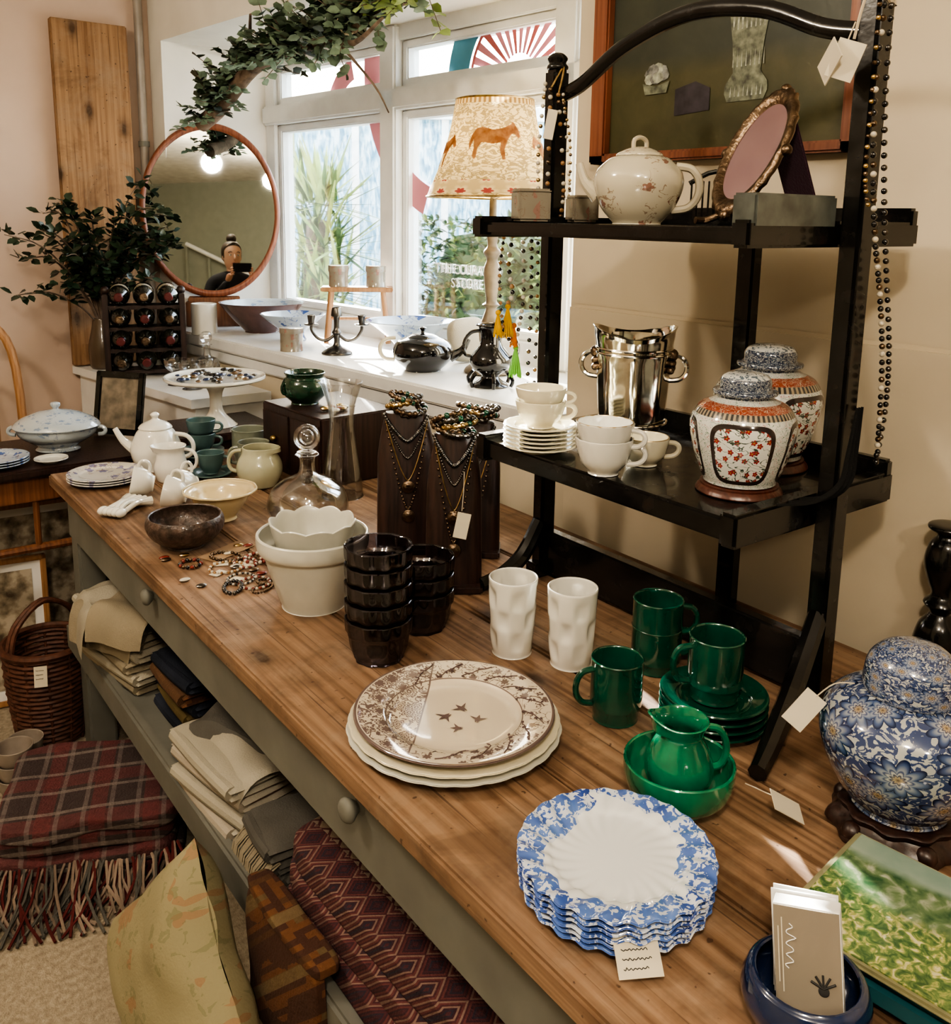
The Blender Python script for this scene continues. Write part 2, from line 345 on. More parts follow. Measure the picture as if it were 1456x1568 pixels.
def floral(name,base,fc,sc=(10,6),fcut=.34,obj=False,scale3=26,vcol=(.22,.14,.10),vamt=.7,gth=.52):
    m_,nt,p=newmat(name); vec=coord(nt,'Object',(scale3,)*3) if obj else coord(nt,'UV',(sc[0],sc[1],1))
    f,cc=flowers(nt,vec,5); g=mth(nt,'GREATER_THAN',noi(nt,vec,.7,1),gth)
    k=mth(nt,'MULTIPLY',g,mth(nt,'LESS_THAN',f,fcut)); col=mix(nt,k,base,fc)
    vn=mth(nt,'MULTIPLY',mth(nt,'MULTIPLY',vine(nt,vec,1.6,.018),g),vamt); col=mix(nt,vn,col,vcol)
    setp(nt,p,col=col,rough=.15,coat=.6); return m_
teafl=floral('floral_teapot_porcelain',(.54,.50,.39),(.30,.17,.13),(9,5),.20,gth=.53)
tinfl=floral('floral_tin',(.26,.235,.19),(.30,.18,.15),obj=True,scale3=55,fcut=.36)
platefl=floral('floral_dinnerware',(.62,.61,.57),(.25,.25,.40),obj=True,scale3=30)
bluedec=floral('blue_decorated_ware',(.40,.47,.55),(.06,.12,.32),(12,6),.34,vcol=(.08,.12,.3))
palebl=floral('pale_blue_tureen_ware',(.43,.48,.51),(.22,.29,.40),(16,9),.25,vcol=(.22,.27,.36))
def fabric(name,col,var=.1,fr=300,b=.5,sheen=0):
    m_,nt,p=newmat(name); c=coord(nt); a=noi(nt,c,6,3); w=noi(nt,c,fr,2)
    setp(nt,p,col=ramp(nt,a,[(.3,tuple(x*(1-var) for x in col)),(.7,tuple(min(1,x*(1+var)) for x in col))]),rough=.95,norm=bump(nt,w,b,.002),spec=.2,sheen=sheen); return m_
linen=fabric('natural_linen',(.27,.235,.175)); linenw=fabric('pale_linen',(.36,.335,.275)); greyf=fabric('grey_wool',(.115,.11,.10),.2)
navyf=fabric('navy_print',(.025,.03,.045),.5); bluegf=fabric('olive_gold_cloth',(.13,.10,.05),.3)
def stripes(nt,a,per,w,ph=0):
    return mth(nt,'LESS_THAN',mth(nt,'FRACT',mth(nt,'ADD',mth(nt,'DIVIDE',a,per),ph)),w)
m_,nt,p=newmat('striped_linen'); u,v,_=sep(nt,coord(nt,'UV'))
setp(nt,p,col=mix(nt,mth(nt,'MULTIPLY',stripes(nt,v,.03,.16),.7),(.38,.35,.29),(.25,.14,.10)),rough=.95,norm=bump(nt,noi(nt,coord(nt),280),.5,.002)); linens=m_
m_,nt,p=newmat('plaid_wool'); u,v,_=sep(nt,coord(nt,'UV'))
col=mix(nt,mth(nt,'MULTIPLY',stripes(nt,u,.11,.3),.55),(.07,.055,.055),(.22,.05,.055))
col=mix(nt,mth(nt,'MULTIPLY',stripes(nt,v,.15,.3),.55),col,(.22,.055,.06))
col=mix(nt,mth(nt,'MULTIPLY',stripes(nt,u,.055,.18,.3),.5),col,(.30,.26,.24)); col=mix(nt,mth(nt,'MULTIPLY',stripes(nt,v,.075,.14,.3),.6),col,(.34,.30,.27))
setp(nt,p,col=mix(nt,mth(nt,'MULTIPLY',noi(nt,coord(nt),70,3),.7),col,(.05,.03,.03)),rough=.95,norm=bump(nt,noi(nt,coord(nt),200),.9,.004)); plaid=m_
m_,nt,p=newmat('kilim_weave'); u,v,_=sep(nt,coord(nt,'UV'))
def tri(nt,a,per): return mth(nt,'MULTIPLY',mth(nt,'ABSOLUTE',mth(nt,'SUBTRACT',mth(nt,'FRACT',mth(nt,'DIVIDE',a,per)),.5)),2.0)
dm=mth(nt,'ADD',tri(nt,u,.060),tri(nt,v,.045)); dq=mth(nt,'FRACT',mth(nt,'MULTIPLY',mth(nt,'SNAP',dm,.14),2.2))
col=ramp(nt,dq,[(0,(.085,.025,.032)),(.25,(.03,.026,.045)),(.45,(.14,.045,.045)),(.6,(.055,.02,.03)),(.8,(.24,.16,.13))],'CONSTANT')
st=mth(nt,'LESS_THAN',tri(nt,u,.17),.18); cs=ramp(nt,mth(nt,'MULTIPLY',mth(nt,'ADD',tri(nt,v,.03),tri(nt,u,.03)),.5),[(0,(.30,.24,.19)),(.4,(.11,.035,.04)),(.6,(.27,.21,.15))],'CONSTANT'); col=mix(nt,st,col,cs)
setp(nt,p,col=mix(nt,mth(nt,'MULTIPLY',noi(nt,coord(nt),40,3),.5),col,(.04,.02,.02)),rough=.95,norm=bump(nt,noi(nt,coord(nt),260),.7,.003)); kilim=m_
m_,nt,p=newmat('patchwork_rug'); u,v,_=sep(nt,coord(nt,'UV'))
nz=ramp(nt,noi(nt,nd(nt,'ShaderNodeVectorMath',{0:coord(nt,'UV',(1,1,1)),1:(.012,.012,1.0)},operation='SNAP').outputs[0],40,1),[(.42,(.07,.03,.02)),(.48,(.16,.07,.03)),(.56,(.10,.05,.025)),(.62,(.14,.10,.05))],'CONSTANT')
col=mix(nt,stripes(nt,v,.16,.14),nz,(.18,.13,.07)); setp(nt,p,col=mix(nt,mth(nt,'MULTIPLY',noi(nt,coord(nt),60,3),.5),col,(.05,.025,.015)),rough=.95,norm=bump(nt,noi(nt,coord(nt),220),.6,.003)); patch=m_
m_,nt,p=newmat('yellow_floral_fabric'); x,y,z=sep(nt,coord(nt)); cv=nd(nt,'ShaderNodeCombineXYZ',{0:mth(nt,'MULTIPLY',x,15.0),1:mth(nt,'MULTIPLY',z,15.0)}).outputs[0]; f,cc=flowers(nt,cv,5,1)
k=mth(nt,'MULTIPLY',mth(nt,'GREATER_THAN',noi(nt,cv,.5,2),.53),mth(nt,'LESS_THAN',f,.32)); col=mix(nt,mth(nt,'MULTIPLY',k,.6),(.29,.26,.16),(.30,.16,.09))
k2=mth(nt,'MULTIPLY',mth(nt,'GREATER_THAN',noi(nt,cv,.5,2),.48),mth(nt,'LESS_THAN',noi(nt,cv,3.5,3,1),.42)); col=mix(nt,mth(nt,'MULTIPLY',k2,.45),col,(.16,.17,.09))
setp(nt,p,col=col,rough=.95,norm=bump(nt,noi(nt,coord(nt),220),.4,.002)); yfab=m_
wick=M('reddish_wicker',(.10,.04,.024),.6,var=.4,vs=60)
m_,nt,p=newmat('printed_lampshade'); u,v,_=sep(nt,coord(nt,'UV')); vec=coord(nt,'UV',(5,3.2,1))
n2=noi(nt,vec,5.5,3,1.4); lf=mth(nt,'LESS_THAN',mth(nt,'ABSOLUTE',mth(nt,'SUBTRACT',n2,.5)),.055)
col=mix(nt,mth(nt,'MULTIPLY',lf,.75),(.60,.50,.30),(.20,.15,.07))
bb=mth(nt,'MULTIPLY',mth(nt,'GREATER_THAN',v,.03),mth(nt,'LESS_THAN',v,.17))
fb,_c=flowers(nt,coord(nt,'UV',(16,7,1),(0,-.3,0)),6,.1)
col=mix(nt,bb,col,ramp(nt,fb,[(0,(.26,.05,.05)),(.22,(.28,.07,.06)),(.26,(.55,.45,.27)),(.5,(.42,.33,.18))]))
tb=mth(nt,'GREATER_THAN',v,.94); col=mix(nt,tb,col,ramp(nt,mth(nt,'FRACT',mth(nt,'MULTIPLY',u,50.0)),[(0,(.28,.18,.08)),(.5,(.58,.46,.26))],'CONSTANT'))
tr=nd(nt,'ShaderNodeBsdfTranslucent',{'Color':col}); ms=nd(nt,'ShaderNodeMixShader',{0:.4,1:p.outputs[0],2:tr.outputs[0]})
setp(nt,p,col=col,rough=.9); nt.links.new(ms.outputs[0],nt.nodes['Material Output'].inputs[0]); shade=m_
m_,nt,p=newmat('horse_print'); col=ramp(nt,noi(nt,coord(nt),45,3),[(.35,(.30,.13,.06)),(.65,(.50,.28,.14))]); tr=nd(nt,'ShaderNodeBsdfTranslucent',{'Color':col}); ms=nd(nt,'ShaderNodeMixShader',{0:.4,1:p.outputs[0],2:tr.outputs[0]}); setp(nt,p,col=col,rough=.9); nt.links.new(ms.outputs[0],nt.nodes['Material Output'].inputs[0]); horsem=m_
bulbm,nt,p=newmat('warm_bulb'); setp(nt,p,col=(1,.8,.5),em=(1,.80,.5),es=10)
leafd=M('dark_glossy_leaf',(.026,.045,.024),.35,var=.5,vs=30,coat=.2)
leafe=M('eucalyptus_leaf',(.18,.25,.18),.6,var=.4,vs=25)
leafy=M('young_leaf',(.30,.40,.14),.6,var=.3,vs=25)
bark=M('bark',(.17,.125,.095),.9,var=.5,vs=25,bmp=1,bs=60)
hedge1=M('hedge_green',(.05,.09,.03),.8,var=.6,vs=8); yucc=M('yucca_leaf',(.26,.32,.10),.6,var=.4,vs=4)
P0=Vector((1.40,1.87,0)); WR=5.5
# ------------------------------------------------------------------ room
def plain(name,x0,x1,y0,y1,z0,z1,m,loc=(0,0,0),rot=0):
    b=B(name); b.bx(x0,x1,y0,y1,z0,z1,m,bev=0); return b.done(loc,rot,smooth=False)
plain('floor',-2.8,2.2,-3.2,4.2,-.06,0,carpet)
plain('ceiling',-2.8,2.2,-3.2,4.2,2.6,2.7,ceilm)
plain('wall_far',-2.8,1.75,3.76,3.9,0,2.6,pinkw)
plain('wall_left',-2.75,-2.6,-3.15,3.9,0,2.6,cream)
plain('wall_near',-2.75,2.0,-3.15,-3.0,0,2.6,greyw)
b=B('wall_right'); b.bx(1.435,1.95,-3.15,1.545,0,2.6,cream,0); b.bx(1.420,1.436,-3.1,1.54,0,1.25,cream,.012); b.done(smooth=False)
b=B('wall_window')
b.bx(0,.55,-.34,1.79,0,.945,cream,0); b.bx(0,.55,1.79,2.1,0,2.6,reveal,0); b.bx(0,.55,-.34,1.79,2.08,2.6,reveal,0)
b.done(P0,WR,smooth=False)
b=B('trim_1'); b.bx(-.035,.46,-.33,1.83,.945,.99,whitep,.006); b.bx(-.02,.01,-.33,1.83,.90,.945,whitep,.006); b.done(P0,WR)
b=B('baseboard_far'); b.bx(-2.6,.85,3.735,3.76,0,.14,whitep,.006); b.done()
win=bpy.data.objects.new('window_1',None); COL.objects.link(win); win.location=P0; win.rotation_euler=(0,0,rad(WR))
b=B('frame'); D0,D1=.44,.52
b.bx(D0,D1,-.34,1.79,.985,1.06,whitep); b.bx(D0,D1,-.34,1.79,2.03,2.085,whitep); b.bx(D0-.02,D1,-.34,1.79,1.80,1.875,whitep,.008)
b.bx(D0,D1,1.72,1.795,.99,2.08,whitep); b.bx(D0,D1,-.345,-.29,.99,2.08,whitep)
for s_ in (.93,.10): b.bx(D0-.02,D1,s_-.045,s_+.045,.99,2.08,whitep,.008)
for a_,c_ in ((.975,1.72),(.145,.885),(-.29,.055)):
    for z0,z1 in ((1.06,1.80),(1.875,2.03)):
        w_=.03; b.bx(D0+.015,D1-.01,a_,a_+w_,z0,z1,whitep,.005); b.bx(D0+.015,D1-.01,c_-w_,c_,z0,z1,whitep,.005)
        b.bx(D0+.015,D1-.01,a_,c_,z0,z0+w_,whitep,.005); b.bx(D0+.015,D1-.01,a_,c_,z1-w_,z1,whitep,.005)
b.done(parent=win)
b=B('panes'); b.bx(.482,.486,-.3,1.75,1.03,2.06,pane,0); b.done(parent=win,smooth=False)
pink=M('pink_vinyl',(.72,.30,.36),.5,var=.03); redv=M('red_vinyl',(.55,.16,.16),.5,var=.03); bluev=M('blue_vinyl',(.12,.38,.55),.5,var=.1); whv=M('white_vinyl',(.85,.85,.85),.5,var=.02)
def sector(b,cs,cz,r0,r1,a0,a1,m,d=.478,n=10):
    V=[];Fc=[]
    for i in range(n+1):
        a=a0+(a1-a0)*i/n
        V+=[(d,cs+r0*cos(a),cz+r0*sin(a)),(d,cs+r1*cos(a),cz+r1*sin(a))]
    for i in range(n): Fc.append([2*i,2*i+1,2*i+3,2*i+2])
    b.add(V,Fc,m)
b=B('window_decal')
sector(b,.60,1.95,.44,.54,-1.2,.14,pink,n=50)
for i in range(14): sector(b,.34,1.86,.07,.21,pi*.02+pi*.96*i/14,pi*.02+pi*.96*(i+.55)/14,redv if i%3==0 else pink,n=3)
sector(b,.34,1.86,.21,.222,0,pi,redv,n=24)
sector(b,.34,1.86,.23,.33,.1,1.1,bluev,n=10); sector(b,.34,1.86,.23,.33,1.3,2.3,bluev,n=10)
sector(b,1.16,1.78,.16,.24,.0,1.3,pink,n=20)
b.done(parent=win,smooth=False)
def text(name,body,size,loc,rot,m,ext=.0003,parent=None,sx=1):
    t=bpy.data.curves.new(name,'FONT'); t.body=body; t.size=size; t.extrude=ext; t.align_x='CENTER'; t.materials.append(m)
    o=bpy.data.objects.new(name,t); COL.objects.link(o); o.location=loc; o.rotation_euler=rot; o.scale=(sx,1,1)
    if parent: o.parent=parent
    return o
text('window_lettering','THE CURATED\nSTORE',.046,(.474,.57,1.25),(pi/2,0,-pi/2),whv,parent=win)
b=B('wall_pipe'); b.tube([(0,0,0),(0,0,2.6)],.016,M('pipe_paint',(.30,.27,.24),.4),sm=False,n=14)
for z in (.9,1.7,2.3): b.lathe([(.016,z-.01),(.021,z-.01),(.021,z+.01),(.016,z+.01)],greyp,n=14)
b.done((1.17,3.725,0))
b=B('pine_plank'); b.bx(-.135,.135,-.016,.016,0,1.27,pinep,.004); b.box((0,-.019,.06),(.2,.006,.05),pinep); b.done((.985,3.70,.855),(rad(-1.0),0,0))
b=B('corner_cupboard')
def prism(b,poly,z0,z1,m):
    n=len(poly); V=[(x,y,z0) for x,y in poly]+[(x,y,z1) for x,y in poly]
    b.add(V,[list(range(n))[::-1],[n+i for i in range(n)]]+[[i,(i+1)%n,n+(i+1)%n,n+i] for i in range(n)],m)
prism(b,[(1.02,2.86),(1.28,2.86),(1.20,3.73),(.88,3.73)],0,.82,whitep); prism(b,[(1.0,2.84),(1.275,2.84),(1.195,3.735),(.855,3.735)],.82,.85,whitep)
for y0 in (2.92,3.34):
    T=Matrix.Translation((1.02-.14*(y0-2.86)/.87-.006,y0+.17,.42))@Matrix.Rotation(rad(9),4,'Z'); b.box((0,0,0),(.012,.32,.68),whitep,T=T); b.sph((-.015,.12,.1),.012,brass,8,T=T)
b.done(smooth=False)
# ------------------------------------------------------------------ table
b=B('pine_shop_table')
for x0,x1 in ((.50,.703),(.706,.904),(.911,1.129),(1.135,1.335)): b.bx(x0,x1,-1.2,2.52,.728,.76,pine,.004)
b.bx(.53,.555,-1.15,2.47,.60,.728,greyp); b.bx(1.28,1.305,-1.15,2.47,.60,.728,greyp); b.bx(.555,1.28,2.44,2.465,.60,.728,greyp)
for x in (.535,1.235):
    for y in (2.405,-1.13): b.bx(x,x+.07,y,y+.07,0,.728,greyp,.006)
b.bx(.51,1.29,-1.1,2.44,.335,.36,greyp); b.bx(.50,.525,-1.1,2.44,.305,.375,greyp,.006); 
for y in (1.76,.94,.1): 
    T=Matrix.Translation((.53,y,.685))@Matrix.Rotation(-pi/2,4,'Y'); b.lathe(cr([(0,.028),(.012,.026),(.017,.018),(.012,.01),(.008,.004),(.014,0)],3),greyp,T=T,n=20)
b.done()
b=B('side_table'); b.bx(-.25,.80,2.66,3.06,.715,.74,darkw,.006); 
for x in (-.2,.72):
    for y in (2.69,2.99): b.bx(x,x+.045,y,y+.045,0,.715,brownw,.006)
b.bx(-.2,.76,2.69,2.71,.64,.715,brownw); b.bx(-.2,.76,3.01,3.03,.64,.715,brownw)
for z in (.5,): b.tube([(-.18,2.71,z),(.74,2.71,z)],.012,brownw,sm=False)
for x in (.1,.3,.5): b.tube([(x,2.71,.5),(x,2.71,.65)],.009,brownw,sm=False)
b.done()
b=B('bedside_cabinet'); b.bx(.86,1.16,2.555,2.80,0,.775,darkw,.004); b.bx(.85,1.17,2.545,2.81,.775,.80,darkw,.004); b.bx(.855,.862,2.58,2.78,.55,.74,brownw,.003); b.sph((.85,2.68,.65),.01,brass,8); b.done()
b=B('bentwood_chair')
b.tube([(-.19,0,.0),(-.19,.02,.45),(-.18,.06,.9),(-.12,.09,1.05),(0,.1,1.09),(.12,.09,1.05),(.18,.06,.9),(.19,.02,.45),(.19,0,0)],.015,lightw)
b.lathe(cr([(0,.44),(.19,.44),(.205,.455),(.19,.47),(0,.47)],2),lightw,c=(0,-.13,0),n=30)
for x in (-.15,.15): b.tube([(x,-.25,.45),(x*1.1,-.28,0)],.014,lightw,sm=False)
b.tube([(-.1,.02,.47),(-.1,.08,.85),(0,.1,.98),(.1,.08,.85),(.1,.02,.47)],.011,lightw); b.done((.42,3.42,0),-8)
# ------------------------------------------------------------------ etagere
b=B('ebonised_display_shelf')
YL,YR=1.262,.668
for y,zt in ((YL,1.715),(YR,1.79)):
    b.box((1.12,y,(.762+zt-.02)/2),(.036,.030,zt-.02-.762),black,bev=.005)
    b.lathe(cr([(.0,.0),(.016,.0),(.019,.006),(.015,.012),(.018,.02),(.010,.028),(0,.03)],3),black,c=(1.12,y,zt-.02),n=16)
b.tube([(1.12,1.26,1.650),(1.12,1.20,1.665),(1.12,1.10,1.715),(1.12,.97,1.745),(1.12,.84,1.73),(1.12,.74,1.69),(1.12,.67,1.675)],[.010]*7,black,n=10,k=6,flat=1.3)
b.box((1.30,.965,1.10),(.026,.034,.676),black,bev=.004)
b.box((1.125,.965,.812),(.022,.57,.085),black)
def shelf(z,th,xf):
    b.bx(xf,1.31,.69,1.24,z-th,z,black,.004)
    for y in (.702,1.228): b.bx(xf-.008,1.315,y-.014,y+.014,z-th-.004,z+.010,black,.004)
    b.bx(1.295,1.315,.69,1.24,z-th,z+.03,black,.004)
shelf(1.06,.032,.945); shelf(1.432,.020,.93)
b.bx(.93,1.10,.686,.722,1.432,1.474,M('mottled_grey_wood',(.09,.10,.09),.35,var=.4,vs=30,coat=.4),.003)  # mottled grey-green block on the right shelf end
b.tube([(.895,.60,.774),(.95,.62,.785),(1.04,.65,.83),(1.11,YR,.90)],[.012,.014,.015,.014],black,n=8)
b.tube([(.97,YL,.774),(1.02,YL,.782),(1.07,YL,.81),(1.11,YL,.87)],[.012,.014,.015,.014],black,n=8)
for y in (YR,YL): b.bx(1.09,1.15,y-.016,y+.016,.761,.79,black)
b.done()
# ------------------------------------------------------------------ ceramics helpers
def place(b,x,y,z,rot=0,**k): return b.done((x,y,z+.0005),rot,**k)
def cup(b,m,r=.042,h=.06,z=0,ang=0,hr=.004,handle=True,inner=None,mod=None,T=None):
    P=ves([(0,z),(r*.5,z),(r*.52,z+.004),(r*.8,z+h*.35),(r*.95,z+h*.75),(r,z+h)],.003); b.lathe(P,m,T=T,mod=mod,n=40)
    if handle: 
        X=b.X.copy()
        if T is not None: b.X=b.X@T
        b.handle(m,r*.93,z+h*.82,z+h*.3,r*.55,ang,hr,ra2=r*.78); b.X=X
def plate(b,m,r,z,d=.012,mod=None,n=72,foot=.55):
    P=cr([(0,z+.002),(r*foot,z+.002)],2)+cr([(r*foot,z),(r*foot*1.1,z+.002),(r*.72,z+d*.55),(r*.99,z+d),(r,z+d+.0015),(r*.98,z+d+.003),(r*.72,z+d*.7+.002),(r*.62,z+.0065),(r*.3,z+.005),(0,z+.005)],4)
    b.lathe(P,m,n=n,mod=mod)
b=B('transferware_plate_stack')
wob=lambda a,r,z,i:(r*(1+(.012*abs(cos(12*a)) if r>.10 else 0)),z)
plate(b,stonec,.140,0,.016,mod=wob,n=96); plate(b,creamc,.137,.009,.016,mod=wob,n=96); plate(b,transf,.132,.020,.016)
random.seed(21)
def zt(r): 
    K=[(0,.0252),(.04,.0254),(.082,.0268),(.095,.0334),(.129,.0395)]
    for (r0,z0),(r1,z1) in zip(K,K[1:]):
        if r<=r1: return z0+(z1-z0)*(r-r0)/(r1-r0)+.0007
    return .040
def onp(x,y): return (x,y,zt(math.hypot(x,y)))
for (x,y,a,s_) in ((.012,.018,.6,1),(-.012,.0,2.2,1),(.03,-.012,-.4,.9),(.0,-.03,1.4,.8)):
    pts=[(0,.012),(.003,.003),(.014,.006),(.004,-.002),(.002,-.010),(0,-.006),(-.002,-.010),(-.004,-.002),(-.014,.006),(-.003,.003)]
    Q=[(x+s_*(px*cos(a)-py*sin(a)),y+s_*(px*sin(a)+py*cos(a))) for px,py in pts]; V=[onp(*q) for q in Q]+[onp(x,y)]
    b.add(V,[[i,(i+1)%10,10] for i in range(10)],brp)
for i in range(11):
    a0_=-1.9+.36*i; r0_=.122; P=[]
    for t in range(6): rr=r0_-.006*t+random.uniform(-.002,.002); aa=a0_+.07*t; P.append(onp(rr*cos(aa),rr*sin(aa)))
    b.tube(P,.0007,brp,n=5,k=3)
    for t in range(1,6):
        px,py,pz=P[t]; d=(random.uniform(-1,1),random.uniform(-1,1),0); b.leaf((px,py,pz+.0003),d,(0,0,1),.007,.004,brp,0)
place(b,.655,.905,.76,-28); random.seed(7)
b=B('blue_fluted_plate_stack')
def flt(a,r,z,i):
    s=max(0,(r-.035)/.065); return (r*(1+.012*s*cos(24*(a+4*r))),z+.0016*min(s,1)*cos(24*(a+5*r)))
for i in range(6): plate(b,bluet,.100-.0006*(5-i)+random.uniform(-.001,.001),i*.0068,.012,mod=flt,n=144)
place(b,.62,.572,.76,20)
def tag(name,pts,w,h,loc,rot,m=paper,lines=3,par=None):
    b=B(name); b.box((0,0,0),(w,h,.0008),m,bev=0)
    for i in range(lines): 
        yy=h*.30-i*h*.2; P=[(-w*.36+w*.72*t/22,yy+h*.04*sin(t*2.3+i)*random.uniform(.2,1),.0006) for t in range(23-random.randint(0,6))]; b.tube(P,.0004,ink,n=4,k=2)
    o=b.done(loc,rot,smooth=False)
    if pts:
        c=B('string'); c.tube([tuple(p) for p in pts],.0008,string,n=5); s_=c.done()
        s_.parent=o; s_.matrix_parent_inverse=o.matrix_basis.inverted()
    return o
tag('paper_label',None,.042,.038,(.562,.486,.780),(rad(38),0,rad(-30)),lines=4)
b=B('blue_floral_ginger_jar')
b.lathe(cr([(0,.0),(.066,.0),(.072,.006),(.066,.014),(.058,.02),(.062,.028),(.05,.03),(0,.03)],3),darkw,mod=lambda a,r,z,i:(r*(1+.05*cos(10*a)),z),n=60)
for i in range(5): 
    a=i*2*pi/5; b.sph((.064*cos(a),.064*sin(a),.01),.012,darkw,8)
b.lathe(cr([(0,.031),(.048,.031),(.052,.036),(.068,.055),(.086,.09),(.092,.120),(.086,.145),(.066,.163),(.043,.170),(.038,.176)],5),bfloral,n=64)
b.lathe(cr([(.047,.168),(.050,.172),(.050,.186),(.046,.205),(.032,.220),(.012,.226),(0,.227)],5),bfloral,n=48)
place(b,.955,.455,.76,20)
b=B('price_tag'); b.box((0,0,0),(.026,.0008,.045),paper,bev=0); b.tube([(0,0,.02),(.005,0,.045),(.02,0,.06)],.0008,string,n=5); b.done((.870,.53,.900),(rad(-15),rad(35),rad(-60)),smooth=False)
m_,nt,p=newmat('impressionist_garden_print'); c=coord(nt,'Object'); x,y,z=sep(nt,c)
g=ramp(nt,noi(nt,c,110,4,1),[(.35,(.04,.10,.035)),(.5,(.13,.20,.07)),(.58,(.32,.33,.11)),(.66,(.50,.46,.28))]); w=ramp(nt,noi(nt,c,50,4,.5),[(.35,(.035,.09,.04)),(.55,(.12,.18,.09)),(.7,(.36,.38,.30))])
sk=ramp(nt,noi(nt,c,20,3),[(.3,(.17,.25,.22)),(.7,(.28,.34,.28))])
s0=mth(nt,'ADD',mth(nt,'MULTIPLY',x,1.0),mth(nt,'MULTIPLY',noi(nt,c,16,3),.05))
col=mix(nt,ramp(nt,s0,[(.02,0),(.035,1)]),g,w); col=mix(nt,ramp(nt,s0,[(.075,0),(.085,1)]),col,sk); setp(nt,p,col=col,rough=.25,coat=.5); garden=m_
b=B('picture_lid_tin'); tealp=M('teal_enamel',(.02,.10,.12),.3,coat=.3)
b.bx(-.088,.088,-.155,.155,0,.03,tealp,.008); b.bx(-.09,.09,-.157,.157,.031,.037,M('tin_edge',(.30,.29,.18),.3,.3),.003); b.bx(-.084,.084,-.150,.150,.0365,.0385,garden,0); place(b,.795,.285,.76,7)
b=B('business_card_holder')
b.lathe(ves([(0,0),(.035,0),(.047,.01),(.054,.028),(.050,.044),(.046,.048)],.004),navyc,n=40)
T=Matrix.Translation((0,.004,.062))@Matrix.Rotation(rad(-14),4,'X')@Matrix.Rotation(rad(-8),4,'Y')
b.box((0,0,0),(.054,.022,.088),paperw,T=T,bev=.0006); b.box((0,-.0125,.0),(.053,.001,.087),taupe,T=T,bev=0)
for i in range(2): b.box((-.004,.013+i*.005,.003+.001*i),(.054,.002,.086),paperw,T=T@Matrix.Rotation(rad(2*i),4,'Y'),bev=0)
P=[(-.014,-.0136,.030-.0028*t) for t in range(14)]; P=[(x+.003*sin(i*1.9)*(1 if i%4 else 1.8),y,z) for i,(x,y,z) in enumerate(P)]; b.tube(P,.0005,paperw,T=T,n=4,k=3)
for i,h_ in enumerate((.06,.045)): b.box((-.020-.003*i,-.0133,.004),(.0009,.0006,h_),paper,T=T,bev=0)
for i in range(5): b.tube([(.012,-.0134,-.018),(.012+.011*cos(.5+i*.55),-.0134,-.018+.011*sin(.5+i*.55))],.0010,ink,T=T,n=6,sm=False)
b.sph((.012,-.0134,-.020),.0045,ink,8,sc=(1,.15,1),T=T)
place(b,.640,.365,.76,-62)
def mug(b,m,r=.036,h=.085,z=0,ang=0):
    P=ves([(0,z),(r*.80,z),(r*.86,z+.003),(r*.9,z+.014),(r*.94,z+h*.25),(r,z+h*.3),(r,z+h*.9),(r*1.02,z+h)],.0035,3); b.lathe(P,m,n=36)
    b.handle(m,r*.97,z+h*.85,z+h*.28,.024,ang,.0045)
b=B('green_mug'); mug(b,greenc,.036,.088,0,rad(155)); place(b,.862,.81,.76)
b=B('green_mug'); mug(b,greenc,.038,.070,0,rad(-25)); mug(b,greenc,.038,.075,.038,rad(-35)); place(b,1.015,.875,.76)
b=B('green_cup_and_saucer_stack')
for i in range(4): plate(b,greenc,.072,i*.011,.014,n=48)
mug(b,greenc,.037,.088,.042,rad(150)); place(b,.958,.72,.76)
b=B('green_bowl_with_jug')
b.lathe(ves([(0,0),(.034,0),(.036,.005),(.056,.018),(.064,.038),(.065,.056)],.004),greenb,n=48)
J=lambda a,r,z,i:(r*(1+(.28*max(0,cos(a-rad(150)))**6 if z>.095 else 0)),z+(.010*max(0,cos(a-rad(150)))**6 if z>.10 else 0))
b.lathe(ves([(0,.012),(.026,.012),(.030,.016),(.038,.035),(.040,.050),(.034,.072),(.026,.088),(.027,.098),(.032,.108)],.003),greenb,n=48,mod=J)
b.handle(greenb,.028,.098,.045,.024,rad(-32),.0045,ra2=.036); place(b,.785,.632,.76)
tag('price_tag',[(.825,.568,.805),(.835,.555,.80),(.842,.54,.797)],.026,.045,(.850,.528,.788),(rad(35),rad(-20),rad(50)),lines=0)
def facet(a,r,z,i):
    k=0
    if .012<z<.115 and r>.02:
        row=int((z-.012)/.0345); ph=(row%2)*pi/5; d=(z-.012)/.0345-row-.5
        k=.13*max(0,cos(5*(a+ph)))**.8*max(0,1-(2*d)**2)
    return r*(1-k),z
for x,y in ((.868,1.045),(.918,.962)):
    b=B('white_faceted_tumbler'); b.lathe(ves([(0,0),(.029,0),(.031,.004),(.035,.03),(.036,.06),(.038,.09),(.039,.125)],.003,8),whitec,n=80,mod=facet); place(b,x,y,.76,random.uniform(0,60),sharp=60)
def tumb(a,r,z,i): return (r*(1+.03*cos(10*a)*(1 if r>.03 else 0)),z)
for x,y,n_ in ((.685,1.15,5),(.80,1.20,3)):
    b=B('smoked_tumbler_stack')
    for i in range(n_):
        z=i*.029; P=ves([(0,z),(.034,z),(.038,z+.004),(.044,z+.02),(.047,z+.04),(.051,z+.048),(.052,z+.068)],.003,4); b.lathe(P,smoke,n=60,mod=tumb)
        b.ring((0,0,z+.069),.0515,.0012,smoke,n=40)
    place(b,x,y,.76)
b=B('white_planter'); b.lathe(ves([(0,0),(.052,0),(.056,.004),(.070,.045),(.082,.085),(.086,.100),(.094,.104),(.098,.116),(.098,.132)],.006),stonec,n=60)
